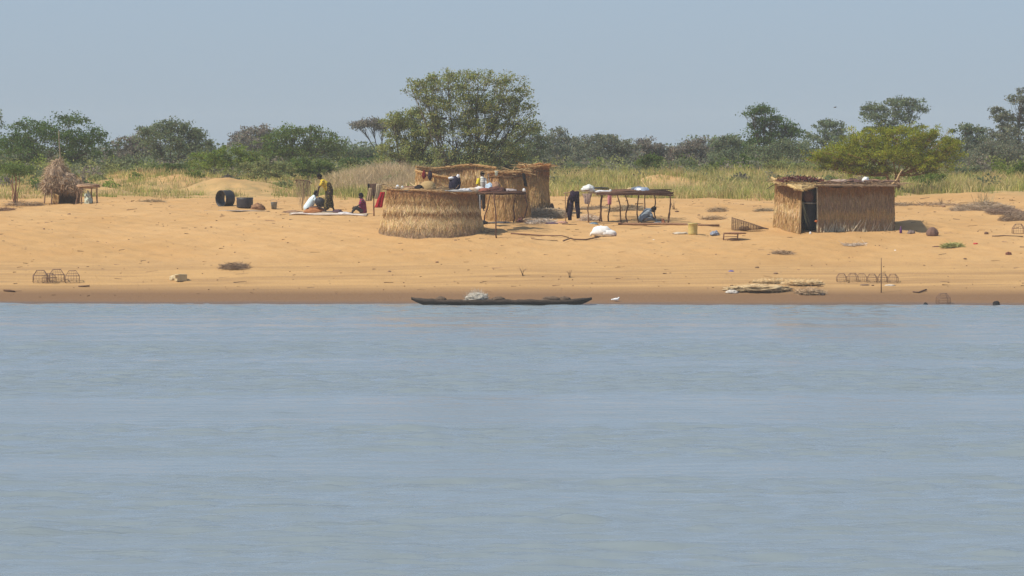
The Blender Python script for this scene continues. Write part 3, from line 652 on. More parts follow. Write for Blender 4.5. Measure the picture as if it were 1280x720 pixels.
# things lying on the hut roof
def heap(name, label, cat, p, r, col, amp=.3, freq=2.4, m='cloth', group=None, seed=1, z0=True):
    mb = MB(); mb.blob((0, 0, r[2]*(.35 if z0 else 1)), r, (1, 1, 1) if False else col, n=28, m=16, amp=amp, freq=freq, seed=seed, zmin=-.01 if z0 else None)
    o = mb.build(name, M[m], loc=p); return tag(o, label, cat, group)
p = hut_top(535, 220.6)
b = thing('basket', 'round domed tan basket upturned on the roof of the nearest hut', 'basket', p)
mb = MB(); mb.lathe([(.36, 0), (.37, .06), (.35, .18), (.29, .30), (.18, .385), (.04, .41), (.001, .41)], (0.40, 0.27, 0.12), n=28, wob=.05)
mb.build('body', M['thatch'], b)
MB().tube([(.37*math.cos(a), .37*math.sin(a), .02) for a in np.linspace(0, 2*math.pi, 25)], .022, (0.25, 0.15, 0.07)).build('rim', M['straw'], b)
heap('clothes_pile', 'black bundle left of the domed basket on the nearest hut roof', 'bundle', hut_top(524, 220.3), (.20, .2, .16), (0.02, 0.015, 0.015), seed=3)
heap('clothes_bundle', 'brown cloth spread at the left end of the nearest hut roof', 'bundle', hut_top(512, 221.5), (.40, .3, .10), (0.20, 0.10, 0.06), seed=4)
heap('cup', 'small white enamel cup on the left of the nearest hut roof', 'cup', hut_top(497, 221.5), (.09, .09, .13), (0.6, 0.62, 0.65), amp=.05, m='plastic', seed=5)
heap('cup', 'second white cup beside the brown cloth on the nearest hut roof', 'cup', hut_top(503, 221.2), (.07, .07, .11), (0.6, 0.6, 0.6), amp=.05, m='plastic', seed=6)
p = hut_top(568, 220.6)
b = thing('clothes_stack', 'tall black and white patterned clothes pile on the nearest hut roof', 'clothes', p)
mb = MB(); mb.blob((0, 0, .27), (.23, .2, .37), (0.022, 0.018, 0.035), amp=.35, freq=2.5, seed=8, zmin=-.01); mb.blob((.14, .02, .38), (.14, .14, .30), (0.015, 0.013, 0.03), amp=.3, seed=9, zmin=0); mb.build('dark_cloth', M['patterned'], b)
mb = MB(); mb.blob((-.14, -.05, .58), (.13, .1, .06), (0.7, 0.7, 0.72), amp=.3, seed=3); mb.blob((.16, -.03, .66), (.07, .08, .08), (0.75, .75, .78), amp=.3, seed=4); mb.build('white_cloth', M['cloth'], b)
heap('white_cloth', 'crumpled white cloth on the right of the nearest hut roof', 'cloth', hut_top(580, 220.4), (.30, .3, .12), (0.62, 0.62, 0.64), seed=7)
heap('grain_tray', 'pale beige tray of food on the right rim of the nearest hut', 'tray', hut_top(590, 221.6), (.28, .25, .15), (0.55, 0.42, 0.30), seed=10, amp=.1)
heap('grey_sheet', 'grey plastic sheet spread along the right roof edge of the nearest hut', 'sheet', hut_top(572, 219.95), (.55, .2, .07), (0.34, 0.33, 0.33), seed=11)

# ---- rear enclosure
d2 = 236.5; c2 = Vector((xat(566, d2), d2, 0)); c2.z = gz(c2.x, c2.y)
en = thing('straw_enclosure', 'open curved straw enclosure with a tall rim behind the nearest hut', 'enclosure', c2, group='straw huts of the fishing camp')
K = d2/F
pth = path_oval(0, 0, 46*K, 1.3, 178, 372)
def zr(px, py): return HC - (py-190)*d2/F - c2.z
def thz0(path, c, extra=0): return lambda u: gz(c.x+path(u)[0], c.y+path(u)[1])-c.z-.03
pA = path_poly([(-46*K, .1), (-40*K, -.6), (-20*K, -1.0), (-4*K, -.9)])
thatch('front_screen', en, pA, thz0(pA, c2), lambda u: zr(0, 214+8*u)-.0, lambda t: .10*(1-t), [(0, 'gold'), (.5, 'pale'), (.8, 'gold')], 4200, seed=11, nu=40)
roll('front_rim', en, [(pA(u)[0], pA(u)[1]-.04, zr(0, 214+8*u)+.03+.03*math.sin(u*5)) for u in np.linspace(0, 1, 14)], .05, (0.55, 0.34, 0.14), n=500, seed=12)
pB = path_poly([(-46*K, .1), (-30*K, 1.0), (0, 1.4), (30*K, 1.2), (52*K, .4)])
pBf = path_poly([(-46*K, .2), (-20*K, .75), (10*K, .8), (34*K, .6), (54*K, .3)])
thatch('back_screen', en, pBf, thz0(pBf, c2), lambda u: zr(0, 211+2*math.sin(u*7)), lambda t: .08*(1-t), [(0, 'brown'), (.45, 'gold'), (.75, 'pale'), (.9, 'brown')], 5200, seed=13, nu=60)
roll('back_rim', en, [(pBf(u)[0], pBf(u)[1]-.04, zr(0, 210+2.2*math.sin(u*7))+.05) for u in np.linspace(0, 1, 20)], .055, (0.50, 0.31, 0.13), n=900, seed=14, frizz=.04)
heap('hanging_bag', 'dark red cloth hung on the left screen of the open enclosure', 'cloth', pix(530, 224, d2-1.05), (.09, .06, .20), (0.16, 0.02, 0.02), z0=False, seed=2)
heap('hanging_bag', 'black and white cloth hung beside the red cloth on the left screen', 'cloth', pix(537.5, 225, d2-1.12), (.10, .06, .20), (0.035, 0.02, 0.03), z0=False, seed=5, m='patterned')

# ---- right hut of the rear pair
def round_hut(label, px0, px1, d, top_row, seed, bands, n, ry=1.0, flare=.2, tilt=(0, 0), roof=True):
    rx = (px1-px0)/2*d/F-flare*.6; c = Vector((xat((px0+px1)/2, d), d, 0)); c.z = gz(c.x, c.y)
    h = thing('grass_hut', label, 'hut', c, group='straw huts of the fishing camp'); q = path_oval(0, 0, rx, ry)
    zt = lambda x: HC-(top_row+tilt[0]*x/rx-190)*d/F-c.z
    thatch('wall', h, q, thz0(q, c), lambda u: zt(q(u)[0]), lambda t: flare*(1-t)**2+.02*math.sin(t*9), bands, n, seed=seed, nu=90, closed=True)
    rp = [(rx*1.03*math.cos(a), ry*1.03*math.sin(a), zt(rx*math.cos(a))+.02+.02*math.sin(a*5)) for a in np.linspace(0, 2*math.pi, 33)]
    roll('rim', h, rp, .055, (0.47, 0.27, 0.11), n=800, seed=seed+1, frizz=.035)
    roll('binding', h, [(p_[0]*1.02, p_[1]*1.02, p_[2]-.20) for p_ in rp], .025, (0.22, 0.13, 0.06), n=150, seed=seed+2)
    flatroof('roof', h, [(rx*.95*math.cos(a), ry*.95*math.sin(a)) for a in np.linspace(0, 2*math.pi, 19)[:-1]], zt(0)+.0, (0.42, 0.28, 0.13), n=260, seed=seed+3, slope=(-(tilt[0])*d/F/rx, 0), over=0, slen=(.3, .8))
    return h
round_hut('shorter round straw hut between the front rack and the tall hut', 608, 662, 228.6, 216, 30, [(0, 'gold'), (.45, 'brown'), (.55, 'gold'), (.9, 'red')], 7000, ry=1.0, flare=.12)
round_hut('tall straight-sided straw hut at the right end of the hut cluster', 648, 687, 231.5, 209, 40, [(0, 'dull'), (.25, 'gold'), (.8, 'brown'), (.88, 'red')], 6000, ry=.72, flare=.10)
# straw bundle on top of the tall hut
mb = MB(); p = pix(676, 209, 231); 
roll('straw_bundle', None, [(p.x-.38, p.y-.1, p.z+.02), (p.x, p.y-.1, p.z+.06), (p.x+.38, p.y-.1, p.z+.04)], .10, (0.46, 0.22, 0.08), n=420, seed=44, frizz=.12)
tag(bpy.context.scene.objects['straw_bundle'], 'thick reddish straw bundle lying on top of the tall hut', 'straw bundle')
roll('straw_stack', None, [(pix(648, 213, 230.6).x, 230.6, pix(648, 213, 230.6).z), (pix(662, 211, 230.6).x, 230.6, pix(662, 211.5, 230.6).z)], .05, (0.5, 0.36, 0.18), n=200, seed=45)
tag(bpy.context.scene.objects['straw_stack'], 'thin straw roll lying where the two rear huts meet', 'straw bundle')
MB().tube([pix(676, 207, 231), pix(675, 203, 231)], .025, (0.4, 0.25, .1)).build('stick', M['wood']); tag(bpy.context.scene.objects['stick'], 'short stick poking up from the tall hut top', 'stick')

# ---- right hut with doorway
d3 = 221.0
def Lp(px, d): return Vector((xat(px, d), d, 0))
c3 = Lp(1045, 222.3); c3.z = gz(c3.x, c3.y)
hut3 = thing('grass_hut', 'rectangular straw hut with dark open doorway on the right of the beach', 'hut', c3, group='straw huts of the fishing camp')
def l3(px, d): return (xat(px, d)-c3.x, d-c3.y)
def top3(row, d): return HC-(row-190)*d/F-c3.z
pL = path_poly([l3(969, 223.0), l3(1001, 220.6)])
pL2 = path_poly([l3(971, 223.0), l3(999, 220.6)])
thatch('left_wall', hut3, pL, thz0(pL, c3), lambda u: top3(230+6*u, 222), lambda t: .10*(1-t)**1.5, [(0, 'gold'), (.12, 'gold'), (.4, 'pale'), (.6, 'gold'), (.85, 'brown')], 4600, seed=51, nu=40, tilt=.3)
pFr = path_poly([l3(1022.5, 220.75), l3(1060, 220.95), l3(1117, 221.35)])
thatch('front_wall', hut3, pFr, thz0(pFr, c3), lambda u: top3(233+1.2*math.sin(u*6), 221)+.02*math.sin(u*19), lambda t: .03*(1-t)+.02*math.sin(t*7), [(0, 'rose'), (.3, 'gold'), (.5, 'rose'), (.85, 'brown')], 10500, seed=52, nu=110, tilt=1.0)
pRt = path_poly([l3(1117, 221.35), l3(1116, 224.8)])
thatch('right_wall', hut3, pRt, thz0(pRt, c3), lambda u: top3(233, 221.3), lambda t: .03*(1-t), [(0, 'dull'), (.4, 'brown')], 2500, seed=53, nu=40)
pBk = path_poly([l3(1116, 224.8), l3(972, 224.6), l3(969, 223.0)])
thatch('back_wall', hut3, pBk, thz0(pBk, c3), lambda u: top3(231, 224), lambda t: .03*(1-t), [(0, 'dull'), (.4, 'brown')], 2500, seed=54, nu=60)
# loose upright reeds along the foot of the front wall
r_ = np.random.default_rng(8); n = 110; uu = r_.uniform(.02, .98, n); x0 = np.array([pFr(u)[0] for u in uu]); y0 = np.array([pFr(u)[1]-.10 for u in uu])
zg = np.array([gz(c3.x+a, c3.y+b_)-c3.z for a, b_ in zip(x0, y0)]); mb = MB()
mb.blades(np.column_stack([x0, y0, zg]), np.column_stack([r_.normal(size=n)*.35, np.full(n, .12), np.ones(n)]), r_.uniform(.2, .9, n)*r_.uniform(.5, 1, n), r_.uniform(.02, .04, n), np.array([[.66, .56, .38]])*r_.uniform(.6, 1.2, (n, 1)))
mb.build('loose_reeds', M['straw'], hut3, smooth=False)
# door posts
for nm, px, col, w in (('door_post', 1022, (0.50, 0.42, 0.30), .035), ('door_post', 1000.8, (0.30, 0.2, 0.1), .03)):
    q = l3(px, 220.45); g = gz(c3.x+q[0], c3.y+q[1])-c3.z; crooked((q[0], q[1], g-.1), (q[0]+J(.03), q[1]+.05, top3(234, 220.5)), w, w*.8, bend=.01, col=col).build('door_post', M['wood'], hut3)
q = l3(1020.3, 220.38); g = gz(c3.x+q[0], c3.y+q[1])-c3.z
mb = MB(); mb.blob((q[0], q[1], g+.52), (.06, .04, .045), (0.50, 0.14, 0.04), amp=.4, seed=2); mb.build('orange_tie', M['cloth'], hut3)
# roof, two decks
A_ = [l3(1012, 220.3), l3(1121, 220.8), l3(1119, 225.1), l3(1012, 225.0)]
flatroof('roof', hut3, A_, top3(230.5, 222.5), (0.26, 0.17, 0.10), n=520, seed=60, slope=(-.01, .01), over=.03, thick=.06, slen=(.3, 1.3), swid=.035)
B_ = [l3(966, 222.4), l3(976, 221.3), l3(1002, 219.8), l3(1016, 220.0), l3(1022, 221.2), l3(1022, 224.6), l3(970, 224.6)]
flatroof('canopy', hut3, B_, top3(228, 222), (0.50, 0.36, 0.17), n=220, seed=61, slope=(-.03, .06), over=.02, thick=.08, slen=(.3, .8))
ep = [(l3(px, d)[0], l3(px, d)[1], top3(row, d)) for px, row, d in ((965, 222, 223.2), (968, 224.5, 222.4), (975, 227, 221.6), (985, 231, 220.8), (996, 235.5, 219.9), (1003, 237, 219.8), (1010, 235, 219.9), (1018, 233, 220.1))]
roll('canopy_edge', hut3, ep, .058, (0.62, 0.45, 0.20), n=500, seed=62, frizz=.06)
mb = MB(); q = l3(960, 221.6)
crooked((l3(972, 222)[0], l3(972, 222)[1], top3(228, 222)), (l3(958, 221.5)[0], l3(958, 221.5)[1], top3(236.5, 221.5)), .022, .015, bend=.02).build('prop_stick', M['wood'], hut3)
# dried reddish fish/leaf litter on the canopy
r_ = np.random.default_rng(3); mb = MB(); n = 1500
xs = np.column_stack([r_.uniform(l3(972, 222)[0], l3(1026, 222)[0], n), r_.uniform(-1.7, 2.0, n)]); edge = 1-((xs[:, 0]-xs[:, 0].mean())/1.05)**2
zs = top3(227.2, 222)+.02+np.clip(edge, 0, 1)*.17*r_.uniform(.3, 1, n)
mb.blades(np.column_stack([xs, zs]), np.column_stack([r_.normal(size=(n, 2)), r_.normal(size=n)*.5]), r_.uniform(.06, .2, n), r_.uniform(.04, .09, n), np.where(r_.uniform(size=(n, 1)) < .12, np.array([[.4, .28, .2]]), np.array([[.13, .035, .025]]))*r_.uniform(.5, 1.6, (n, 1)))
mb.blob(((l3(999, 222)[0]), .2, top3(227.5, 222)), (.85, 1.5, .12), (.08, .025, .02), amp=.3, seed=3, zmin=top3(229, 222))
o = mb.build('drying_heap', M['straw'], smooth=False, loc=c3); tag(o, 'dark red-brown heap drying on the left roof of the doorway hut', 'drying heap')
# stuff on right deck
mb = MB(); r_ = np.random.default_rng(4)
for k in range(34):
    px = 1018+r_.uniform(0, 98); d = r_.uniform(220.9, 223.8); a = r_.uniform(-.5, .5); L = r_.uniform(.3, 1.3); q = Vector((l3(px, d)[0], l3(px, d)[1], top3(230, 222)+.06+r_.uniform(0, .09)))
    mb.tube([q, q+Vector((L*.5*math.cos(a), L*.5*math.sin(a), J(.04))), q+Vector((min(L*math.cos(a), (1121-px)*.0345), L*math.sin(a), J(.05)))], [.03, .026, .018], vary((.20, .12, .09), .4), n=6)
o = mb.build('firewood', M['wood'], loc=c3); tag(o, 'loose sticks and mats heaped along the flat roof of the doorway hut', 'firewood')
def on3(px, d): q = l3(px, d); return Vector((q[0]+c3.x, q[1]+c3.y, top3(230, 222)+c3.z+.06))
heap('white_bundle', 'small bright white bundle on the flat roof of the doorway hut', 'bundle', on3(1082, 221.4), (.16, .12, .18), (0.75, .75, .72), seed=4)
heap('brown_mat', 'brown folded mat on the roof right of the white bundle', 'mat', on3(1094, 221.6), (.36, .25, .10), (0.26, .15, .09), seed=5, m='patterned')
heap('dark_pot', 'dark sooty pot lying on the roof left of the white bundle', 'pot', on3(1066, 222.0), (.20, .2, .14), (0.06, .035, .03), seed=6)
heap('grey_mat', 'greyish pink crumpled mat on the roof at the doorway hut middle', 'mat', on3(1048, 221.6), (.40, .3, .11), (0.40, .30, .24), seed=7)
p = pix(1113, 233, 221.9)
mb = MB(); mb.tube([p, p+Vector((.12, 0, .12)), p+Vector((.30, 0, .30)), p+Vector((.38, 0, .52)), p+Vector((.50, 0, .72))], [.05, .055, .05, .035, .02], (0.50, 0.34, 0.17), n=8); mb.tube([p+Vector((.30, 0, .3)), p+Vector((.52, .05, .42))], [.035, .015], (0.5, .3, .15))
tag(mb.build('forked_branch', M['wood']), 'pale forked branch sticking up from the right corner of the doorway hut', 'branch')
# inside the doorway
def pot(name, label, p, r, h, col, m='metal'):
    b = thing(name, label, 'pot', p)
    mb = MB(); mb.lathe([(.001, .0), (r*.6, .0), (r*.95, h*.3), (r, h*.55), (r*.8, h*.85), (r*.62, h*.93), (r*.58, h*.90), (r*.8, h*.5), (.001, h*.2)], col, n=24, wob=.03); mb.build('body', M[m], b)
    MB().tube([(r*.64*math.cos(a), r*.64*math.sin(a), h*.95) for a in np.linspace(0, 2*math.pi, 21)], r*.06, [c*1.3 for c in col]).build('rim', M[m], b); return b
q = at(1012.5, 221.6)
b = thing('water_jar', 'large dark barrel with pale rim standing in the hut doorway', 'barrel', q)
MB().lathe([(.001, 0), (.22, 0), (.25, .3), (.27, .9), (.27, 1.15), (.25, 1.16), (.24, .9), (.001, .85)], (0.035, .03, .035), n=24).build('body', M['metal'], b)
MB().tube([(.27*math.cos(a), .27*math.sin(a), 1.17) for a in np.linspace(0, 2*math.pi, 25)], .035, (.6, .6, .58)).build('rim', M['plastic'], b)
pot('clay_pot', 'round brown clay pot on top of the barrel in the doorway', q+Vector((-.06, -.02, 1.20)), .27, .52, (0.26, .14, .10), 'stone')
q = at(1013, 220.4); heap('cup', 'tiny white cup on the sand in the hut doorway', 'cup', q, (.05, .05, .07), (.7, .7, .7), amp=.05, seed=2, m='plastic')
mb = MB(); r_ = np.random.default_rng(5); q = at(1003.5, 220.9)
mb.blades(np.tile(np.array([tuple(q)])+[0, 0, 1.3], (12, 1))+r_.normal(size=(12, 3))*.04, np.column_stack([r_.uniform(.1, .35, 12), np.zeros(12), -np.ones(12)]), r_.uniform(.5, 1.1, 12), np.full(12, .022), np.array([[.35, .36, .22]])*r_.uniform(.6, 1.2, (12, 1)))
tag(mb.build('reed_bundle', M['straw'], smooth=False), 'thin green-grey reeds hanging inside the hut doorway', 'reeds')

# ---- conical shelter at far left
d4 = 243.0; c4 = at(78, d4)
sh = thing('shelter', 'grey conical thatch shelter on posts at the far left', 'shelter', c4)
K4 = d4/F
def L4(px, row, dy=0): p_ = pix(px, row, d4+dy); return (p_.x-c4.x, p_.y-c4.y, p_.z-c4.z)
mb = MB(); r_ = np.random.default_rng(12)
LOB = [((70, 219), (.52, .55, .66)), ((63, 231), (.40, .6, .42)), ((79, 227), (.62, .6, .50)), ((91, 232), (.46, .55, .34)), ((72, 208), (.24, .3, .34))]
for q_, (pp, rr_) in enumerate(LOB):
    c_ = L4(*pp); mb.blob(c_, tuple(k_*.92 for k_ in rr_), (0.36, 0.27, 0.19), n=26, m=14, amp=.35, freq=2.2, seed=q_*3.1, zmin=L4(0, 239.5)[2])
    n = 1500; d_ = r_.normal(size=(n, 3)); d_ /= np.linalg.norm(d_, axis=1)[:, None]; P_ = np.array(c_)+d_*np.array(rr_)*r_.uniform(.85, 1.08, (n, 1)); P_[:, 2] = np.maximum(P_[:, 2], L4(0, 240)[2])
    mb.blades(P_, np.column_stack([d_[:, 0]*.5, d_[:, 1]*.5, -np.full(n, .7)])+r_.normal(size=(n, 3))*.55, r_.uniform(.08, .32, n), r_.uniform(.010, .024, n), np.array([[.46, .33, .21]])*r_.uniform(.5, 1.4, (n, 1)))
mb.build('thatch_roof', M['thatch'], sh, smooth=False)
mb = MB(); roll('ridge_straw', sh, [L4(84, 214), L4(92, 220), L4(99, 226), L4(100, 232)], .07, (0.46, .29, .14), n=250, seed=70, frizz=.12)
for (x0_, r0_, x1_, r1_, dy, w) in ((55, 251, 57, 225, -.5, .035), (64.5, 253, 64, 238, -.8, .045), (95.5, 253.5, 97, 240, -.9, .05), (70, 250, 71, 236, .8, .04), (92, 250, 92, 236, .8, .04)):
    p0 = L4(x0_, r0_, dy); g = gz(c4.x+p0[0], c4.y+p0[1])-c4.z; crooked((p0[0], p0[1], g-.1), L4(x1_, r1_, dy), w, w*.8, bend=.03, col=(.22, .13, .08)).build('post', M['wood'], sh)
pW = path_poly([(L4(68, 0)[0], .3), (L4(74, 0)[0], .75), (L4(88, 0)[0], .8), (L4(96, 0)[0], .3)])
thatch('inner_screen', sh, pW, thz0(pW, c4), lambda u: L4(0, 237)[2], lambda t: 0, [(0, 'brown'), (.5, 'dull')], 900, seed=71, nu=20)
pW2 = path_poly([(L4(67, 0)[0], -.5), (L4(74, 0)[0], -.6)])
thatch('low_screen', sh, pW2, thz0(pW2, c4), lambda u: L4(0, 241+3*u)[2], lambda t: 0, [(0, 'brown'), (.5, 'gold')], 400, seed=72, nu=12)
rk = thing('side_rack', 'low wooden rack with brushwood top beside the conical shelter', 'rack', at(110, 241.8))
ro = rk.location
for px in (99.5, 101.5, 115, 121):
    p0 = at(px, 241.8+random.choice((-.35, .35))) - ro; crooked((p0.x, p0.y, p0.z-.1), (p0.x+J(.04), p0.y, HC-(233-190)*241.8/F-ro.z+J(.05)), .045, .035, bend=.03, col=(.24, .15, .09)).build('leg', M['wood'], rk)
mb = MB()
for k in range(26):
    y = -.4+.8*random.random(); z = HC-(234.5-190)*241.8/F-ro.z+random.uniform(0, .14); x = xat(98, 241.8)-ro.x
    mb.tube([(x+J(.1), y, z), (x+.5, y+J(.1), z+J(.05)), (x+.95+J(.15), y+J(.1), z+J(.06))], [.022, .026, .016], vary((.30, .19, .12), .4), n=5)
mb.build('top', M['wood'], rk)
heap('white_sack', 'white-green sack under the low rack beside the conical shelter', 'sack', at(110, 241.9), (.16, .13, .38), (0.50, .54, .44), seed=12, amp=.55)
mb = MB(); crooked(at(76, 246, -.1), pix(73.5, 163, 246), .045, .018, bend=.02, n=9, col=(.30, .24, .17), mb=mb); tag(mb.build('pole', M['wood']), 'tall thin bare pole standing behind the conical shelter', 'pole')

# leaning saplings at far left
q = at(19, 241); sp_ = thing('sapling', 'bundle of slender reddish stems with green tops at the far left', 'sapling', q)
mb = MB()
for px0, px1, row in ((17, 15, 214), (18, 18, 212), (20, 20, 210), (21, 25, 213), (19, 12, 222)):
    p1 = pix(px1, row, 241)-q; crooked((xat(px0, 241)-q.x, J(.1), -.1), p1, .032, .012, bend=.04, col=(.30, .15, .09), mb=mb)
mb.build('stems', M['bark'], sp_)
r_ = np.random.default_rng(2); Pn = np.array([tuple(pix(19, 213, 241)-q)])+r_.normal(size=(900, 3))*np.array([.30, .3, .13]); A = r_.normal(size=(900, 3)); A /= np.linalg.norm(A, axis=1)[:, None]; B = np.cross(A, r_.normal(size=(900, 3))); B /= np.linalg.norm(B, axis=1)[:, None]
fastmesh('leaves', np.stack([Pn-A*.05, Pn+B*.03, Pn+A*.05, Pn-B*.03], 1).reshape(-1, 3), 4, np.repeat(np.array([GREENS['green']])*r_.uniform(.7, 1.3, (900, 1)), 4, 0), M['leaf'], sp_)

# ---- twig heaps, brushwood
def twigs(name, label, cat, p, r, n, col, group=None, L=(.2, .6), w=.011, seed=1, m='straw', lift=.25):
    q = np.random.default_rng(seed); mb = MB(); a = q.uniform(0, 2*np.pi, n); rr = np.sqrt(q.uniform(0, 1, n)); x = rr*np.cos(a)*r[0]; y = rr*np.sin(a)*r[1]
    zz = np.array([gz(p.x+a_, p.y+b_)-p.z for a_, b_ in zip(x, y)])+q.uniform(0, 1, n)*r[2]*np.sqrt(np.clip(1-rr**2, 0, 1))
    an = q.uniform(0, 2*np.pi, n); D = np.column_stack([np.cos(an), np.sin(an), q.normal(size=n)*lift])
    Ln = q.uniform(*L, n); Pp = np.column_stack([x, y, zz])-D*Ln[:, None]*.5; Pp[:, 2] = np.maximum(Pp[:, 2], zz*0+.0-.02)
    mb.blades(Pp, D, Ln, q.uniform(.6, 1.5, n)*w, np.array(col)*1.5*q.uniform(.6, 1.4, (n, 1)))
    o = mb.build(name, M[m], smooth=False, loc=p); return tag(o, label, cat, group)
TW = [
 ('brush heap lying at the foot of the far left saplings', 30, 257, (1.0, .5, .22), 300, (.20, .14, .09)),
 ('low dark brush at the left edge below the saplings', 5, 263.5, (.5, .3, .14), 160, (.16, .10, .07)),
 ('thin scatter of brush right of the conical shelter', 188, 252.5, (.7, .4, .12), 150, (.2, .15, .09)),
 ('grey tangled brush heap at the foot of the tall hut', 683, 272, (1.1, .8, .42), 1500, (.30, .24, .17)),
 ('pale grey twig heap in front of the tall hut foot', 677, 279, (.6, .4, .20), 500, (.40, .34, .28)),
 ('greyish brush mound behind the trestle legs', 783, 264, (.9, .5, .28), 700, (.22, .17, .11)),
 ('small brush heap behind the bare trestle post', 737, 262.5, (1.0, .4, .16), 400, (.22, .17, .12)),
 ('dry weed tuft between the trestle and the doorway hut', 897, 264, (.4, .3, .16), 200, (.25, .18, .11)),
 ('low dry weed left of the doorway hut', 956, 264.5, (.45, .3, .15), 220, (.24, .18, .11)),
 ('flat dry weed beyond the log end', 890, 275, (.55, .35, .16), 260, (.27, .19, .11)),
 ('long grey brush heap on the slope at the right', 1228, 263, (1.5, .8, .42), 1400, (.26, .20, .14)),
 ('darker brush heap at the end of the long grey heap', 1257, 268, (.9, .6, .32), 700, (.20, .14, .10)),
 ('tangled brush pile at the right edge above the cage', 1272, 276, (.8, .6, .42), 800, (.22, .16, .11)),
 ('thin dead weeds behind the doorway hut corner', 1124, 257, (.8, .5, .12), 260, (.22, .16, .10)),
 ('dead weeds scattered right of the doorway hut', 1168, 256, (1.3, .6, .10), 260, (.24, .17, .11)),
 ('grey dead grass clump on the lower beach at left centre', 293, 335.5, (.60, .35, .22), 600, (.22, .15, .095)),
 ('green-yellow grass cuttings on sand right of the doorway hut', 1190, 308.5, (.42, .25, .15), 500, (.26, .25, .09)),
 ('small dead plant heap below the trap on the right', 978, 317, (.45, .25, .12), 250, (.26, .18, .11)),
 ('thin dead twigs on the sand below the doorway hut', 1066, 306.5, (.5, .2, .07), 120, (.36, .30, .24)),
]
for i, (lb, px, row, r3, n, col) in enumerate(TW):
    twigs('brush_heap', lb, 'brush heap', gnd(px, row), r3, int(n*1.3), col, group='brush heaps on the sand', seed=100+i)
# green grass stalks in the right brush
mb = MB(); q = gnd(1232, 262); r_ = np.random.default_rng(6); n = 60
mb.blades(np.tile(np.array([[0, 0, -.03]]), (n, 1))+r_.normal(size=(n, 3))*np.array([.15, .1, 0]), np.column_stack([r_.normal(size=n)*.3-.1, r_.normal(size=n)*.2, np.ones(n)]), r_.uniform(.4, 1.0, n), np.full(n, .022), np.array([[.42, .34, .18]])*r_.uniform(.7, 1.2, (n, 1)))
tag(mb.build('reed_tuft', M['straw'], smooth=False, loc=q), 'tall dry reed tuft standing in the long brush heap', 'reed tuft')

# ================================================================== RACKS AND TRESTLES
WOOD = (.105, .055, .036)
def legs_on(root, specs, top, w=.035, col=WOOD):
    o = root.location
    for (px, row, tx) in specs:
        g = gnd(px, row); a = (g.x-o.x, g.y-o.y, g.z-o.z-.15); b_ = (xat(tx, g.y)-o.x, g.y-o.y, top(g)-o.z)
        crooked(a, b_, w*random.uniform(.9, 1.25), w*.8, bend=.055, n=9, col=col).build('leg', M['wood'], root)
# front rack beside the nearest hut
ro = gnd(632, 284); rack = thing('drying_rack', 'stick rack on crooked legs between the nearest hut and rear huts', 'rack', ro, group='stick racks of the camp')
ztop = lambda g: HC-(241-190)*224/F
legs_on(rack, [(621, 296, 617), (604.5, 276, 613.5), (625, 276, 626), (640.5, 279, 645), (657, 278, 656)], ztop, w=.032)
g = gnd(600.8, 281); crooked((g.x-ro.x, g.y-ro.y, g.z-ro.z-.1), (g.x-ro.x-.03, g.y-ro.y, ztop(g)-ro.z+.1), .035, .03, bend=.005, col=(.34, .34, .36)).build('leg', M['wood'], rack)
mb = MB()
for k in range(60):
    y = random.uniform(-2.6, 3.2); x0_ = xat(594+8*random.random(), 224)-ro.x; x1_ = xat(650+8*random.random(), 224)-ro.x; z = ztop(0)-ro.z+random.uniform(-.03, .06)
    mb.tube([(x0_, y, z), ((x0_+x1_)/2, y+J(.08), z+J(.04)), (x1_, y+J(.1), z+J(.04))], [.022, .025, .016], vary(WOOD, .4), n=5)
mb.build('top', M['wood'], rack)
def onr(px, d, dz=.08): return Vector((xat(px, d), d, ztop(0)+dz))
heap('meat_pile', 'dark red-brown heap drying in the middle of the front rack', 'drying heap', onr(621, 222.5, .05), (.42, .35, .17), (0.10, .045, .035), seed=14, m='patterned')
heap('orange_cloth', 'reddish cloth bundle on the left end of the front rack', 'cloth', onr(606, 222.0), (.26, .25, .11), (0.26, .10, .07), seed=15)
heap('white_cloth', 'pale crumpled cloth on the left rear of the front rack', 'cloth', onr(599, 224.0), (.34, .3, .13), (0.62, .58, .56), seed=16)
heap('fish_pile', 'silvery fish drying toward the right end of the front rack', 'fish', onr(637, 222.6), (.30, .3, .08), (0.40, .34, .33), seed=17, m='patterned')
heap('white_cup', 'small white cup on the right corner of the front rack', 'cup', onr(655, 222.0), (.07, .07, .10), (0.7, .7, .7), seed=18, m='plastic', amp=.05)
heap('blue_cloth', 'pale blue cloth at the back of the front rack near the standing person', 'cloth', onr(612, 226.0), (.20, .2, .24), (0.42, .52, .62), seed=19)
heap('brown_bag', 'small brown pointed bag on the middle of the front rack', 'bag', onr(620, 224.0, .12), (.18, .18, .28), (0.34, .2, .12), seed=20)
# long trestle
ro2 = gnd(790, 279); tr = thing('trestle', 'long low trestle of dark sticks on crooked legs in mid beach', 'trestle', ro2, group='stick racks of the camp')
zt2 = lambda g: HC-(241.0-190)*227/F
legs_on(tr, [(749, 277, 751), (751.5, 277, 753), (761, 276.5, 763), (775.5, 279.5, 771), (785, 279, 782), (798.5, 279.5, 799), (806, 268, 806), (820.5, 273, 817), (834.5, 279.5, 838), (835.5, 279, 838.5)], zt2, w=.031)
mb = MB(); o = ro2
for k in range(60):
    t = random.random(); y = -1.4+4.0*t; x0_ = xat(742+26*random.random(), 227)-o.x; x1_ = xat(818+24*random.random(), 227)-o.x; z = zt2(0)-o.z+random.uniform(-.04, .05)+.17*t-.07
    mb.tube([(x0_, y, z), ((x0_+x1_)/2, y+J(.1), z+J(.05)+.04), (x1_, y+J(.1), z+J(.04))], [.02, .027, .016], vary(WOOD, .45), n=5)
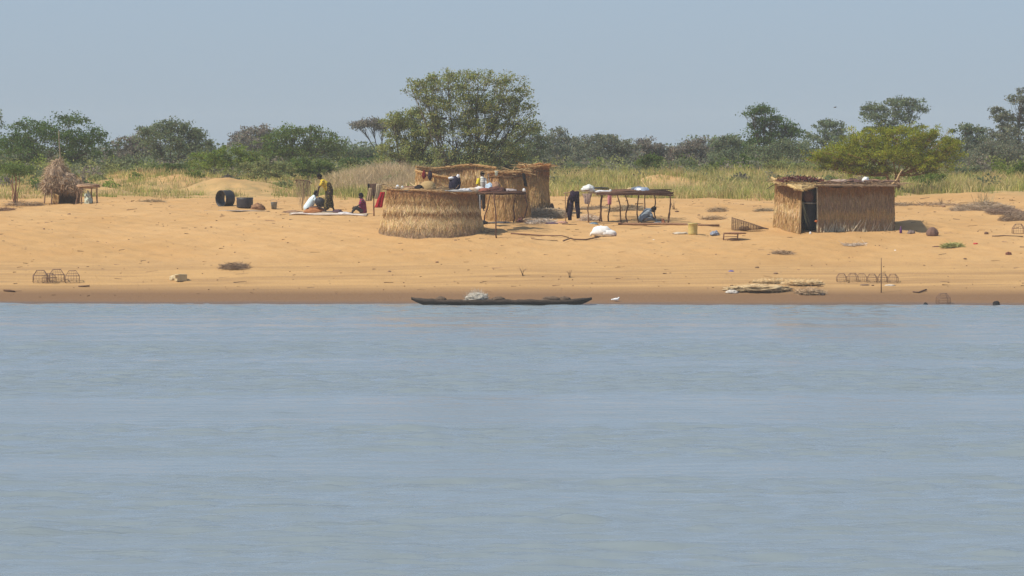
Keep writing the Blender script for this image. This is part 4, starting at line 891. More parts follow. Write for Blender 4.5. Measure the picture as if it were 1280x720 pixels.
mb.tube([(xat(734, 226)-o.x, -1.2, zt2(0)-o.z+.02), (xat(840, 226)-o.x, -1.3, zt2(0)-o.z-.01)], [.03, .035], WOOD, n=6)
mb.build('top', M['wood'], tr)
def ont(px, d, dz=.07): return Vector((xat(px, d), d, zt2(0)+dz+.043*(d-225)-.055))
def hang(name, label, cat, p, w, L, col, taper=1.0, folds=3, m='cloth', seed=0, split=0.0, tilt=0.0):
    """cloth hanging from its top edge, thin folded body"""
    mb = MB(); nu, nv = 26, 14; vs = []
    for j in range(nv+1):
        t = j/nv; ww = w*(1+(taper-1)*t)
        for i in range(nu):
            a = 2*math.pi*i/nu; xx = math.cos(a)*ww/2; yy = math.sin(a)*.05*(1+.6*t)+.035*math.sin(xx/ww*math.pi*2*folds+seed)*(.3+t)
            cut = 0
            if split and t > .35 and abs(xx) < ww*.12: cut = (t-.35)*L*split
            vs.append((xx+tilt*t+.02*noise.noise(Vector((t*3, seed, i*.1))), yy, -L*t+cut+.03*noise.noise(Vector((xx*6, seed, 1)))*t))
    fs = [(j*nu+i, (j+1)*nu+i, (j+1)*nu+(i+1) % nu, j*nu+(i+1) % nu) for j in range(nv) for i in range(nu)]+[tuple(range(nu)), tuple(nv*nu+i for i in range(nu))[::-1]]
    mb.add(vs, fs, col); return tag(mb.build(name, M[m], loc=p), label, cat)
heap('white_cloth', 'rumpled white bundle on the left end of the trestle', 'cloth', ont(735.5, 226.2), (.28, .28, .21), (0.66, .66, .62), seed=21, amp=.3)
hang('pink_cloth', 'pink towel hanging from the trestle front edge', 'towel', ont(762, 225.35, .04), .20, .50, (0.62, .26, .30), taper=.8, seed=3)
hang('hanging_rag', 'grey-brown rags hanging below the white bundle on the trestle', 'rags', ont(734, 225.3, .02), .42, .46, (0.36, .26, .22), taper=.5, seed=5, m='patterned')
heap('white_sheet', 'white cloth spread between the bundle and pink towel on the trestle', 'cloth', ont(752, 226.2, .04), (.42, .3, .06), (0.68, .66, .66), seed=22)
heap('black_sheet', 'black flat cloth on the rear left of the trestle', 'cloth', ont(750, 228.5, .08), (.42, .35, .05), (0.03, .03, .035), seed=23)
heap('small_white_pot', 'tiny white pot above the pink towel on the trestle', 'pot', ont(763, 226, .05), (.06, .06, .10), (0.7, .68, .62), seed=24, amp=.05, m='plastic')
b = thing('basin', 'shiny silver-grey metal basin upturned on the trestle', 'basin', ont(802, 226.5, .05))
MB().lathe([(.36, 0), (.37, .03), (.31, .14), (.24, .19), (.001, .20)], (.55, .60, .68), n=28).build('body', mat('bright_metal', rough=.35, metallic=.6, spec=.5), b)
MB().tube([(.37*math.cos(a), .37*math.sin(a), .015) for a in np.linspace(0, 2*math.pi, 25)], .018, (.25, .27, .33)).build('rim', M['metal'], b)
heap('grey_basin', 'dull blue-grey cloth heap beside the silver basin on the trestle', 'cloth', ont(796, 227.2, .05), (.26, .26, .14), (0.14, .16, .20), seed=25)
heap('yellow_bowl', 'pale straw bowl left of the silver basin on the trestle', 'bowl', ont(788, 227.5, .05), (.17, .17, .10), (0.45, .34, .18), seed=26, amp=.08)
crooked(pix(810, 237, 227), pix(801.5, 225, 227.2), .022, .014, bend=.01, col=(.60, .42, .18)).build('slanted_stick', M['wood']); tag(bpy.context.scene.objects['slanted_stick'], 'pale slanted stick rising from the silver basin on the trestle', 'stick')
# clothes pole
q = gnd(736, 278); cp = thing('clothes_pole', 'bent stake holding a thin horizontal pole for clothes', 'clothes pole', q)
mb = MB(); p0 = pix(704, 242, q.y+.3)-q; p1 = pix(738, 237.5, q.y+.1)-q; mb.tube([p0, p0.lerp(p1, .5)+Vector((0, 0, .03)), p1], [.018, .022, .025], (.28, .18, .11)); mb.build('cross_pole', M['wood'], cp)
mb = MB(); t1 = pix(739, 240, q.y)-q; mb.tube([(0, 0, -.1), (-.02, 0, .35), (-.06, 0, .62), (.05, 0, .95), t1], [.035, .035, .03, .028, .022], (.26, .16, .10), n=7); mb.build('stake', M['wood'], cp)
g = gnd(717, 277); crooked((xat(707, g.y)-q.x, g.y-q.y, g.z-q.z), pix(707, 240.5, g.y)-q, .02, .018, col=(.24, .15, .09)).build('stake', M['wood'], cp)
mb = MB(); tp0 = pix(718.5, 240, q.y+.18)
mb.tube([(.0, 0, .03), (-.01, 0, -.12), (-.02, 0, -.42)], [.24, .26, .25], (0.030, .018, .035), n=18, flat=1.0)
mb.tube([(-.13, 0, -.30), (-.20, .02, -.6), (-.27, -.02, -.95), (-.26, 0, -1.24)], [.15, .15, .13, .10], (0.030, .018, .035), n=14)
mb.tube([(.11, 0, -.30), (.13, .02, -.6), (.17, -.02, -.9), (.19, 0, -1.16)], [.15, .13, .11, .09], (0.026, .016, .03), n=14)
mb.tube([(-.05, -.05, .05), (-.33, -.05, -.3), (-.42, -.04, -.9)], [.10, .07, .05], (0.05, .022, .02), n=10)
mb.v = [(x*.86*(.95+.1*noise.noise(Vector((z*5, 1, 2)))), y*.42+.03*noise.noise(Vector((x*14, z*2.5, 0))), z) for x, y, z in mb.v]
tag(mb.build('trousers', M['patterned'], loc=tp0), 'dark purple-black garment with two legs hanging from the clothes pole', 'garment')
twigs('brush_heap', 'pale scrappy rag and twig heap at the foot of the clothes stake', 'brush heap', gnd(737, 276), (.45, .3, .28), 500, (.42, .34, .27), seed=140, group='brush heaps on the sand')
# post with clothes left of the nearest hut
q = gnd(467.5, 270); ps = thing('clothes_stake', 'forked stake standing left of the nearest hut', 'stake', q)
crooked((0, 0, -.1), pix(466.5, 231, q.y)-q, .035, .025, bend=.02, col=(.30, .15, .09)).build('post', M['wood'], ps)
mb = MB(); mb.tube([pix(459.5, 231, q.y)-q, pix(469, 229.5, q.y)-q, pix(482, 231, q.y)-q], .018, (.22, .13, .09)); mb.build('crossbar', M['wood'], ps)
hang('brown_cloth', 'dark brown cloth hung over the stake left of the nearest hut', 'cloth', pix(467, 229.5, q.y-.05), .36, .55, (0.115, .070, .050), taper=.7, seed=1)
hang('beige_cloth', 'beige cloth hanging on the left of the brown cloth', 'cloth', pix(463.5, 235, q.y-.08), .20, .58, (0.34, .25, .15), taper=1.5, seed=2, tilt=-.10)
hang('beige_cloth', 'greyish beige cloth hanging on the right of the brown cloth', 'cloth', pix(474, 230, q.y-.1), .26, .66, (0.36, .29, .19), taper=.8, seed=4, tilt=-.12)
hang('black_cloth', 'narrow black cloth at the left tip of the stake crossbar', 'cloth', pix(460.8, 229.5, q.y-.02), .09, .50, (0.02, .015, .015), taper=.7, seed=6)
hang('red_cloth', 'bright red jacket hanging beside the nearest hut wall', 'jacket', pix(478.5, 240, q.y-.9), .22, .70, (0.30, .015, .02), taper=1.6, seed=7, tilt=-.20, folds=2)
# net on bowed rod
q = gnd(381, 265); nt_ = thing('bowed_net', 'net hanging from a bowed rod on a thin stake behind the seated person', 'net frame', q+Vector((0, 0, 0)))
mb = MB(); y_ = q.y+.8; rod = [pix(x_, r__, y_)-q for x_, r__ in ((368.5, 225.5), (373, 224.8), (380, 225.2), (386, 226.5), (389.5, 229.5))]; mb.tube(rod, .022, (.13, .07, .045)); mb.build('rod', M['wood'], nt_)
mb = MB(); gg = at(378.5, y_)-q; crooked((gg.x, gg.y, gg.z-.1), pix(379.5, 225, y_)-q, .022, .018, col=(.2, .13, .08), mb=mb); mb.build('stake', M['wood'], nt_)
mb = MB(); r_ = np.random.default_rng(9); n = 120; xs = r_.uniform(-.33, .36, n); cx = (xat(379, y_)-q.x)
mb.blades(np.column_stack([cx+xs, np.full(n, y_-q.y)+r_.normal(size=n)*.03, np.full(n, rod[1].z-.02)]), np.column_stack([-xs*.55, r_.normal(size=n)*.05, -np.ones(n)])+r_.normal(size=(n, 3))*np.array([.12, .02, .1]), r_.uniform(.35, 1.25, n), np.full(n, .011), np.array([[.30, .22, .14]])*r_.uniform(.6, 1.4, (n, 1)))
mb.build('netting', M['straw'], nt_, smooth=False)

# ================================================================== OBJECTS ON THE SAND
# drums
q = gnd(281.5, 258.5)
b = thing('drum', 'black open metal drum ring lying on its side', 'drum', q, rz=R(-46), group='black drums')
rr = .385
mb = MB(); mb.lathe([(rr, -.27), (rr*1.03, -.26), (rr, -.12), (rr*1.03, 0), (rr, .12), (rr*1.03, .26), (rr, .27), (rr*.93, .27), (rr*.92, 0), (rr*.93, -.27), (rr, -.27)], (0.022, .020, .020), c=(0, 0, rr-.01), n=36, axis='Y'); mb.build('shell', M['metal'], b)
q = gnd(306, 259.5); b = thing('drum', 'black cut drum standing upright beside the drum ring', 'drum', q, group='black drums')
mb = MB(); rr = .375; mb.lathe([(.001, .02), (rr, 0), (rr*1.02, .03), (rr, .15), (rr*1.03, .25), (rr, .35), (rr*1.04, .46), (rr*.97, .465), (rr*.95, .3), (.001, .2)], (0.03, .024, .026), n=36); mb.build('shell', M['metal'], b)
def mound(name, label, cat, px, row, r, col, m='stone', seed=1, amp=.3, freq=2.5, group=None):
    g = gnd(px, row); return heap(name, label, cat, g-Vector((0, 0, .02)), r, col, amp=amp, freq=freq, m=m, seed=seed, group=group)
mound('earth_pile', 'small brown earth pile right of the upright drum', 'earth pile', 322, 261.5, (.33, .3, .20), (0.24, .13, .07), seed=31)
mound('ash_patch', 'flat grey ash patch in front of the drums', 'ash', 293, 263.5, (1.5, .35, .03), (0.33, .27, .22), seed=32)
q = gnd(342.5, 261); b = thing('bucket', 'small grey metal bucket standing alone on sand', 'bucket', q)
MB().lathe([(.001, .01), (.115, 0), (.15, .30), (.155, .31), (.14, .30), (.11, .02), (.001, .03)], (0.20, .21, .20), n=24).build('body', M['metal'], b)
MB().tube([(.15*math.cos(a), .02, .30+.12*math.sin(a)) for a in np.linspace(0, math.pi, 9)], .006, (.2, .2, .2)).build('handle', M['metal'], b)
# mat with people
q = gnd(410, 268); S_ = F/q.y
b = thing('ground_mat', 'long pale mat with rolled edge spread before the working people', 'mat', q)
mb = MB(); nu, nv = 60, 8; x0_, x1_ = xat(362, q.y), xat(458, q.y); vs = []
for j in range(nv+1):
    for i in range(nu+1):
        x = x0_+(x1_-x0_)*i/nu; y = q.y-.35+1.6*j/nv; vs.append((x-q.x, y-q.y, gz(x, y)-q.z+.035+.012*noise.noise(Vector((x*4, y*4, 0)))))
n0 = len(vs); vs += [(a, b_, c-.05) for a, b_, c in vs]
fs = [(j*(nu+1)+i, j*(nu+1)+i+1, (j+1)*(nu+1)+i+1, (j+1)*(nu+1)+i) for j in range(nv) for i in range(nu)]; fs += [(a+n0, d_+n0, c+n0, b_+n0) for a, b_, c, d_ in fs]
fs += [(i, n0+i, n0+i+1, i+1) for i in range(nu)]
mb.add(vs, fs, (.42, .33, .24)); mb.build('sheet', M['cloth'], b)
mb = MB(); mb.tube([(x-q.x, -.38, gz(x, q.y-.38)-q.z+.05+.01*math.sin(x*5)) for x in np.linspace(x0_+.1, x1_-.05, 30)], [.035+.015*noise.noise(Vector((i*.8, 0, 0))) for i in range(30)], (.72, .66, .62), n=8); mb.build('rolled_edge', M['cloth'], b)
def crk(name, label, cat, pts, r0, r1, col, m='wood'):
    mb = MB(); P_ = [gnd(px, row)+Vector((0, 0, dz)) for px, row, dz in pts]; o = P_[0]; n = len(P_)
    mb.tube([p_-o for p_ in P_], [r0+(r1-r0)*i/(n-1) for i in range(n)], col, n=7); return tag(mb.build(name, M[m], loc=o), label, cat, None)
mound('dark_bundle', 'dark purple bundle on the mat by the woman\'s foot', 'bundle', 422, 266.5, (.24, .2, .13), (0.10, .055, .07), m='cloth', seed=33)
mound('white_bundle', 'grey-white rag heap on the mat before the child', 'rags', 431, 267.5, (.34, .2, .08), (0.55, .52, .52), m='cloth', seed=34)
mound('brown_plate', 'flat dark brown dish on the mat in front of the child', 'dish', 438, 267.6, (.22, .16, .05), (0.14, .08, .05), m='cloth', seed=35, amp=.1)
mound('dirt_lumps', 'brown earth clods at the left end of the mat', 'earth', 366, 266, (.45, .25, .09), (0.26, .16, .10), seed=36)
mound('orange_bundle', 'orange-brown folded cloth lying between mat and seated person', 'cloth', 391, 266.3, (.42, .25, .17), (0.36, .15, .06), m='cloth', seed=37)

# black cloth bundle by tall hut
q = gnd(690, 270)+Vector((0, .4, 0)); q.z = gz(q.x, q.y)
mb = MB(); mb.lathe([(.001, .02), (.17, .0), (.175, .12), (.145, .26), (.11, .36), (.085, .46), (.04, .53), (.001, .54)], (0.022, .014, .014), n=22, wob=.25, seed=4); tag(mb.build('black_bundle', M['cloth'], loc=q), 'black pointed cloth-covered bundle right of the tall hut', 'bundle')
# clutter near 700-715
mound('rag_heap', 'dark and pink scraps in front of the clothes pole', 'rags', 703, 279, (.25, .15, .08), (0.42, .24, .18), m='patterned', seed=38)
mound('rag_heap', 'purple scrap left of the pink scraps', 'rags', 690, 279.5, (.3, .15, .05), (0.10, .07, .12), m='cloth', seed=39)
mound('rag_heap', 'blue plastic scrap left of the white sack', 'rags', 742, 280, (.2, .15, .06), (0.16, .24, .30), m='plastic', seed=40)
crk('dead_branch', 'short dark stick beside the pink scraps', 'stick', [(703, 281, .03), (712, 281.8, .04), (721, 281.3, .02)], .03, .02, (.15, .09, .06))
mound('dark_rock', 'dark sooty stones under the front rack', 'stones', 604, 280, (.2, .2, .13), (0.05, .04, .04), seed=41)
mound('dark_rock', 'greasy black ashes under the middle of the front rack', 'ashes', 625, 279, (.55, .3, .07), (0.10, .09, .09), seed=42)
mound('brown_pot', 'brown pot-like lump by the right legs of the front rack', 'pot', 651, 279, (.17, .17, .2), (0.12, .05, .04), seed=43)
mound('straw_litter', 'low ring of straw litter at the foot of the rear huts', 'straw litter', 662, 278, (.55, .4, .16), (0.30, .2, .12), m='thatch', seed=44)
crk('dead_branch', 'upper of two long thin branches on sand right of the nearest hut', 'branch', [(638.5, 293, .04), (655, 294.2, .05), (676, 296, .06), (695, 296, .04), (702, 296.5, .07), (711, 297.5, .02)], .035, .02, (.19, .10, .06))
crk('dead_branch', 'lower crooked branch below the long upper branch', 'branch', [(704, 302.5, .05), (713, 300.5, .09), (718, 301.5, .08), (732, 301, .05), (749, 299.2, .10)], .035, .03, (.14, .08, .05))
crk('dead_branch', 'thin pale twig left of the crooked branch', 'branch', [(664, 299.5, .05), (672, 300.5, .04), (684, 301.3, .03), (697, 301.5, .03)], .02, .014, (.2, .12, .07))
crk('dead_branch', 'short split branch at the foot of the nearest hut', 'branch', [(608, 292, .03), (612, 291.4, .05), (618, 290.4, .05)], .03, .015, (.2, .11, .07))
crk('log', 'long straight driftwood log lying before the trestle', 'log', [(773, 281, .05), (800, 281.8, .06), (830, 281.5, .06), (860, 282, .05), (880, 283, .05), (899, 283, .04)], .06, .045, (.25, .14, .08))
mound('stone', 'small orange stones at the trestle right foot', 'stones', 829, 279.5, (.08, .08, .17), (0.40, .16, .08), seed=45)
# white sack
q = gnd(755, 296); b = thing('white_sack', 'stuffed bright white sack lying on the sand before the trestle', 'sack', q, rz=R(-14))
mb = MB(); prof_s = []
mb.blob((-.12, .05, .22), (.42, .30, .25), (0.78, .77, .74), amp=.28, freq=1.8, seed=6, zmin=0); mb.blob((.20, 0, .14), (.36, .24, .16), (0.70, .68, .66), amp=.22, freq=2, seed=9, zmin=0); mb.blob((.42, -.02, .09), (.14, .17, .10), (0.46, .38, .36), amp=.15, seed=2, zmin=0)
mb.build('body', M['cloth'], b)
mb = MB(); mb.tube([(-.45, .0, .20), (-.56, -.02, .12), (-.60, -.03, .02)], [.09, .06, .03], (.72, .70, .66)); mb.build('neck', M['cloth'], b)
# jerrycan-like bucket and rag
q = gnd(866, 293.5); b = thing('bucket', 'yellow-beige plastic bucket standing upright on the sand', 'bucket', q)
MB().lathe([(.001, .01), (.19, 0), (.20, .05), (.20, .12), (.195, .2), (.205, .3), (.205, .45), (.215, .46), (.215, .50), (.20, .51), (.18, .50), (.17, .2), (.001, .12)], (0.52, .40, .13), n=28).build('body', M['plastic'], b)
MB().tube([(.21*math.cos(a), -.02-.03*math.sin(a), .46-.14*math.sin(a)) for a in np.linspace(0, math.pi, 11)], .008, (.5, .5, .45)).build('handle', M['metal'], b)
mound('pale_rag', 'flat pale rag left of the yellow-beige bucket', 'rag', 851, 292.5, (.34, .25, .08), (0.50, .42, .32), m='cloth', seed=46)
mound('grey_pot', 'crushed blue-grey metal pot right of the bucket', 'pot', 893.5, 293.5, (.19, .16, .13), (0.22, .24, .30), m='metal', seed=47, amp=.5)
mound('round_stone', 'large round reddish-brown stone right of the doorway hut', 'stone', 1165.5, 294.5, (.26, .24, .27), (0.17, .10, .075), seed=48, amp=.12)
mound('flat_stone', 'grey-brown lump between the purple bottle and round stone', 'stone', 1139, 292.3, (.17, .15, .12), (0.2, .15, .13), seed=49)
q = gnd(1126, 292); b = thing('bottle', 'small dark purple bottle standing by the hut corner', 'bottle', q)
MB().lathe([(.001, 0), (.055, 0), (.06, .05), (.058, .16), (.03, .22), (.028, .27), (.001, .27)], (0.10, .02, .12), n=16).build('body', M['plastic'], b)
MB().lathe([(.001, .27), (.034, .27), (.034, .31), (.001, .31)], (0.12, .03, .12), n=12).build('cap', M['plastic'], b)
mound('red_scrap', 'small red plastic scrap on sand at the right', 'scrap', 1219.5, 305, (.10, .08, .05), (0.55, .04, .03), m='plastic', seed=50)
mound('stone', 'dark reddish stone on sand near the right edge', 'stone', 1260.5, 318.5, (.13, .11, .10), (0.16, .06, .04), seed=51)
mound('stone', 'small dark stone right of the round stone', 'stone', 1233, 292, (.09, .08, .07), (0.16, .09, .06), seed=52)
mound('stone', 'flat dark stick-like stone left of the grass cuttings', 'stone', 1171, 308.5, (.18, .08, .04), (0.14, .07, .05), seed=53)
mound('blue_can', 'small blue can lying on the lower beach', 'can', 914, 339.5, (.12, .06, .05), (0.10, .10, .34), m='plastic', seed=54, amp=.1)
mound('white_scrap', 'tiny white scrap on the sand right of the doorway hut', 'scrap', 1119, 313, (.04, .04, .03), (0.8, .8, .78), m='plastic', seed=55)
mound('white_scrap', 'tiny white scrap below the trestle', 'scrap', 817, 300, (.05, .05, .03), (0.7, .7, .65), m='plastic', seed=56)
crk('dead_branch', 'dark driftwood piece on the damp sand at left edge', 'driftwood', [(5, 364, .04), (12, 365, .06), (19, 365.5, .03)], .05, .03, (.16, .09, .05))
crk('dead_branch', 'dark stick below the fish traps at lower left', 'driftwood', [(98, 358.5, .02), (105, 359, .04), (112, 358.8, .05)], .03, .03, (.14, .08, .05))
crk('dead_branch', 'curved dark driftwood near the lone shore trap', 'driftwood', [(1141, 365.5, .03), (1148, 366.5, .03), (1158, 364, .06)], .025, .035, (.12, .07, .05))
crk('dead_branch', 'long stick lying beside the cage at the right edge', 'stick', [(1180+60, 296, .03), (1255, 295.5, .04), (1279, 296.5, .03)], .03, .02, (.2, .13, .08))
crk('stake', 'thin upright stick planted in the sand near the net heap', 'stake', [(1101.5, 366, -.05), (1101.5, 366, .5), (1101.5, 366, 1.0), (1101.5, 366, 1.40)], .022, .012, (.12, .075, .05))
# cardboard box
q = gnd(226, 351); b = thing('carton', 'small pale cardboard box on the lower beach at left', 'box', q, rz=R(22))
mb = MB(); mb.box((0, 0, .13), (.42, .36, .27), (.52, .40, .22), jit=.012); mb.build('body', M['cloth'], b, smooth=False)
mb = MB(); mb.box((-.24, -.08, .24), (.16, .34, .02), (.62, .50, .30), jit=.01); mb.build('flap', M['cloth'], b, smooth=False)
mound('pale_stone', 'pale sand lump leaning on the cardboard box', 'stone', 217.5, 350, (.20, .14, .15), (0.58, .46, .28), seed=57)
# birds
def bird(name, label, p, s, col, fly=False):
    mb = MB(); mb.blob((0, 0, .10*s), (.17*s, .08*s, .08*s), col, amp=.05); mb.blob((.16*s, 0, .19*s), (.05*s, .04*s, .045*s), col, amp=.02)
    mb.tube([(.08*s, 0, .12*s), (.14*s, 0, .17*s)], [.05*s, .035*s], col); mb.tube([(.20*s, 0, .19*s), (.26*s, 0, .18*s)], [.012*s, .003*s], (.3, .2, .05)); mb.tube([(-.14*s, 0, .10*s), (-.28*s, 0, .08*s)], [.05*s, .03*s], col, flat=.4)
    if fly:
        for sy in (-1, 1): mb.tube([(0, .05*sy*s, .12*s), (-.02*s, .22*sy*s, .2*s), (-.08*s, .42*sy*s, .12*s)], [.07*s, .06*s, .01*s], col, flat=.25)
    else:
        for sy in (-1, 1): mb.tube([(0, .03*sy*s, .06*s), (.01*s, .03*sy*s, -.02*s)], .008*s, (.2, .12, .05), n=4)
    return tag(mb.build(name, M['cloth'], loc=p), label, 'bird')
bird('bird', 'white bird resting on the wet shore right of the canoe', gnd(770, 377)+Vector((0, 0, .02)), .7, (.8, .8, .8))
bird('bird', 'dark bird perched inside the big tree crown', pix(555.5, 150, 284), .8, (.02, .02, .03))
bird('bird', 'tiny bird flying in the sky above the trees on the right', pix(1044, 135, 300), .38, (.12, .11, .10), fly=True)
# fish traps
def trap_proto(name, label, p, w=.75, h=.48, rz=0.0, top=.5, col=(.23, .14, .10), group='wire fish traps', cover=True):
    b = thing(name, label, 'fish trap', p, rz, group)
    mb = MB(); hw = w/2; zt = h; zm = h*.55; tw = hw*top
    def ring(s_, z, r=.010): pts = [(-s_, -s_*.8, z), (s_, -s_*.8, z), (s_, s_*.8, z), (-s_, s_*.8, z), (-s_, -s_*.8, z)]; [mb.tube([pts[i], pts[i+1]], r, col, n=5) for i in range(4)]
    ring(hw, .01); ring(hw, zm); ring(tw, zt, .014)
    for sx in (-1, 1):
        for sy in (-1, 1): mb.tube([(sx*hw, sy*hw*.8, 0), (sx*hw, sy*hw*.8, zm), (sx*tw, sy*tw*.8, zt)], .011, col, n=5)
    mb.build('frame', M['wood'], b)
    mb = MB()
    for i in range(1, 5):
        t = i/5*2-1
        for sy in (-1, 1): mb.tube([(t*hw, sy*hw*.8, 0), (t*hw, sy*hw*.8, zm), (t*tw, sy*tw*.8, zt)], .004, [c*1.3 for c in col], n=4); mb.tube([(sy*hw, t*hw*.8, 0), (sy*hw, t*hw*.8, zm), (sy*tw, t*tw*.8, zt)], .004, [c*1.3 for c in col], n=4)
    for z_, s_ in ((zm*.5, hw), ((zm+zt)/2, (hw+tw)/2)):
        for sy in (-1, 1): mb.tube([(-s_, sy*s_*.8, z_), (s_, sy*s_*.8, z_)], .004, [c*1.3 for c in col], n=4)
    mb.build('mesh', M['wood'], b); return b
tp = trap_proto('fish_trap', 'leftmost cage fish trap on the lower left beach', gnd(50.5, 352.5), w=.58, h=.48)
dup(tp, gnd(71, 352), R(8), 'tallest middle cage trap of the lower left group', 1.05)
dup(tp, gnd(62, 353.5), R(-20), 'smaller cage trap tucked between the left and tallest traps', .8)
dup(tp, gnd(90.5, 353), R(4), 'rightmost cage fish trap of the lower left group', .98)
rw = [(1052, 352), (1066, 351.5), (1077, 352), (1090, 352.5), (1103, 352.5), (1116, 353)]
lbs = ['leftmost trap of the row behind the upright stick', 'second trap from left in the row behind the upright stick', 'third trap from left in the row behind the upright stick', 'trap just left of the upright stick', 'trap directly behind the upright stick', 'rightmost trap of the row behind the upright stick']
for (px, row), lb in zip(rw, lbs): dup(tp, gnd(px, row), R(J(20)), lb, .68)
dup(tp, gnd(1179, 380)+Vector((0, 0, .02)), R(15), 'lone cage trap standing at the waterline on the right', .82)
dup(tp, gnd(1273, 292), R(5), 'cage trap at the right edge below the brush pile', .85)
# conical basket trap
q = gnd(915, 288); b = thing('basket_trap', 'long conical reddish basket trap lying left of the doorway hut', 'fish trap', q, rz=R(-4), group='basket traps')
mb = MB(); L_ = 1.5
for k in range(26):
    a = 2*math.pi*k/26; mb.tube([(L_*t, .27*math.cos(a)*(1-t)**.8+.0, .28+.01+.27*math.sin(a)*(1-t)**.8-(.22*t)) for t in np.linspace(0, 1, 7)], .007, vary((.20, .12, .07), .2), n=4)
mb.build('ribs', M['wood'], b)
mb = MB()
for t in (0, .05, .1, .15, .2, .26, .33, .4, .47, .54, .62, .7, .8): mb.tube([(L_*t, .275*math.cos(a)*(1-t)**.8, .29+.275*math.sin(a)*(1-t)**.8-.22*t) for a in np.linspace(0, 2*math.pi, 17)], .011 if t else .017, (.17, .10, .06), n=4)
mb.build('hoops', M['wood'], b)
mb = MB(); mb.tube([(L_*.9, 0, .1), (L_*1.06, 0, .06)], [.05, .02], (.13, .08, .05)); mb.build('tip', M['wood'], b)
mound('net_scrap', 'dark net scrap inside the mouth of the conical basket trap', 'net', 930, 287.5, (.25, .2, .14), (0.22, .14, .08), m='net', seed=58)
q = gnd(913, 300); b = thing('low_crate', 'small wooden frame crate with brown mat lid', 'crate', q, rz=R(-6))
mb = MB(); W_, D_, H_ = .6, .42, .26
for sx in (-1, 1):
    for sy in (-1, 1): mb.tube([(sx*W_/2, sy*D_/2, 0), (sx*W_/2+.02, sy*D_/2, H_)], .016, (.26, .14, .09), n=5)
for z_ in (.02, .14, H_):
    for sy in (-1, 1): mb.tube([(-W_/2, sy*D_/2, z_), (W_/2, sy*D_/2, z_)], .012, (.24, .13, .08), n=5); mb.tube([(sy*W_/2, -D_/2, z_), (sy*W_/2, D_/2, z_)], .012, (.24, .13, .08), n=5)
mb.build('frame', M['wood'], b)
mb = MB(); mb.blob((.18, .05, H_+.03), (.50, .32, .05), (.30, .16, .09), amp=.2, seed=3); mb.build('lid', M['patterned'], b)

# ---- net heaps by the water
def netheap(label, px, row, r, col, seed, n=2600):
    r = (r[0]*1.1, r[1], r[2]*.46)
    g = gnd(px, row); b = thing('net_heap', label, 'fishing net', g, group='fishing nets on the shore')
    mb = MB(); mb.blob((0, 0, r[2]*.25), r, col, n=56, m=28, amp=.35, freq=4.6, seed=seed, zmin=-.03); mb.build('folded_net', M['net'], b)
    q = np.random.default_rng(seed); mb = MB(); a = q.uniform(0, 2*np.pi, n); rr = np.sqrt(q.uniform(0, 1.1, n)); an = q.uniform(0, 2*np.pi, n)
    P_ = np.column_stack([rr*np.cos(a)*r[0], rr*np.sin(a)*r[1], r[2]*1.15*np.sqrt(np.clip(1-rr**2, 0, 1))*q.uniform(.6, 1.15, n)+.01])
    mb.blades(P_, np.column_stack([np.cos(an), np.sin(an), q.normal(size=n)*.4]), q.uniform(.05, .25, n), q.uniform(.006, .014, n), np.array(col)*q.uniform(.7, 1.5, (n, 1))); mb.build('loose_mesh', M['straw'], b, smooth=False)
netheap('wide pale fishing net heap spread on the lower right beach', 948, 363, (1.15, .6, .36), (.66, .50, .29), 61)
netheap('pale yellow net strand heap behind the wide net heap', 1003, 355.5, (.70, .4, .28), (.72, .54, .30), 62)
netheap('brownish net lump at the right end of the wide net heap', 1012, 367, (.52, .35, .30), (.54, .39, .24), 63)
netheap('thin yellow net trail behind the wide net heap left side', 972, 353, (.9, .3, .12), (.72, .55, .31), 64)
mound('pale_rag', 'pale flat bag at the left end of the wide net heap', 'bag', 915, 366, (.25, .18, .10), (0.55, .5, .44), m='cloth', seed=65)
mound('dark_rock', 'small dark weight at the right end of the brownish net', 'stone', 1028, 369, (.10, .08, .08), (0.08, .06, .05), seed=66)
mound('shore_rock', 'small dark rock at the waterline left of the lone trap', 'stone', 1157, 381.5, (.09, .09, .09), (0.03, .03, .03), seed=67)
mound('shore_rock', 'dark rock at the waterline on the far right', 'stone', 1245, 381, (.14, .1, .13), (0.035, .03, .03), seed=68)
mound('pale_rag', 'white rag in front of the trap row right of the stick', 'rag', 1113, 357, (.22, .1, .05), (0.6, .52, .42), m='cloth', seed=69)
mound('dark_rag', 'dark flat rag in front of the trap row left of the stick', 'rag', 1081, 356.5, (.2, .1, .04), (0.18, .12, .09), m='cloth', seed=70)
# bare twig plants
for i, (px, row, h, lb) in enumerate(((653, 345, .42, 'leafless twig plant on the lower beach below the nearest hut'), (712, 347, .35, 'sparse thin twigs right of the leafless plant'), (842, 262, .5, 'thin bare shrub behind the right end of the trestle'), (1176, 256, .4, 'tiny dead sapling behind the round stone'))):
    q = gnd(px, row); mb = MB()
    for k in range(7): a = random.uniform(-.9, .9); mb.tube([(J(.05), J(.05), 0), (a*.2*h+J(.03), J(.1), h*.5), (a*.6*h, J(.15), h*random.uniform(.6, 1))], [.009, .007, .003], (.2, .13, .08), n=4)
    tag(mb.build('twig_plant', M['bark'], loc=q), lb, 'plant', 'bare twig plants')

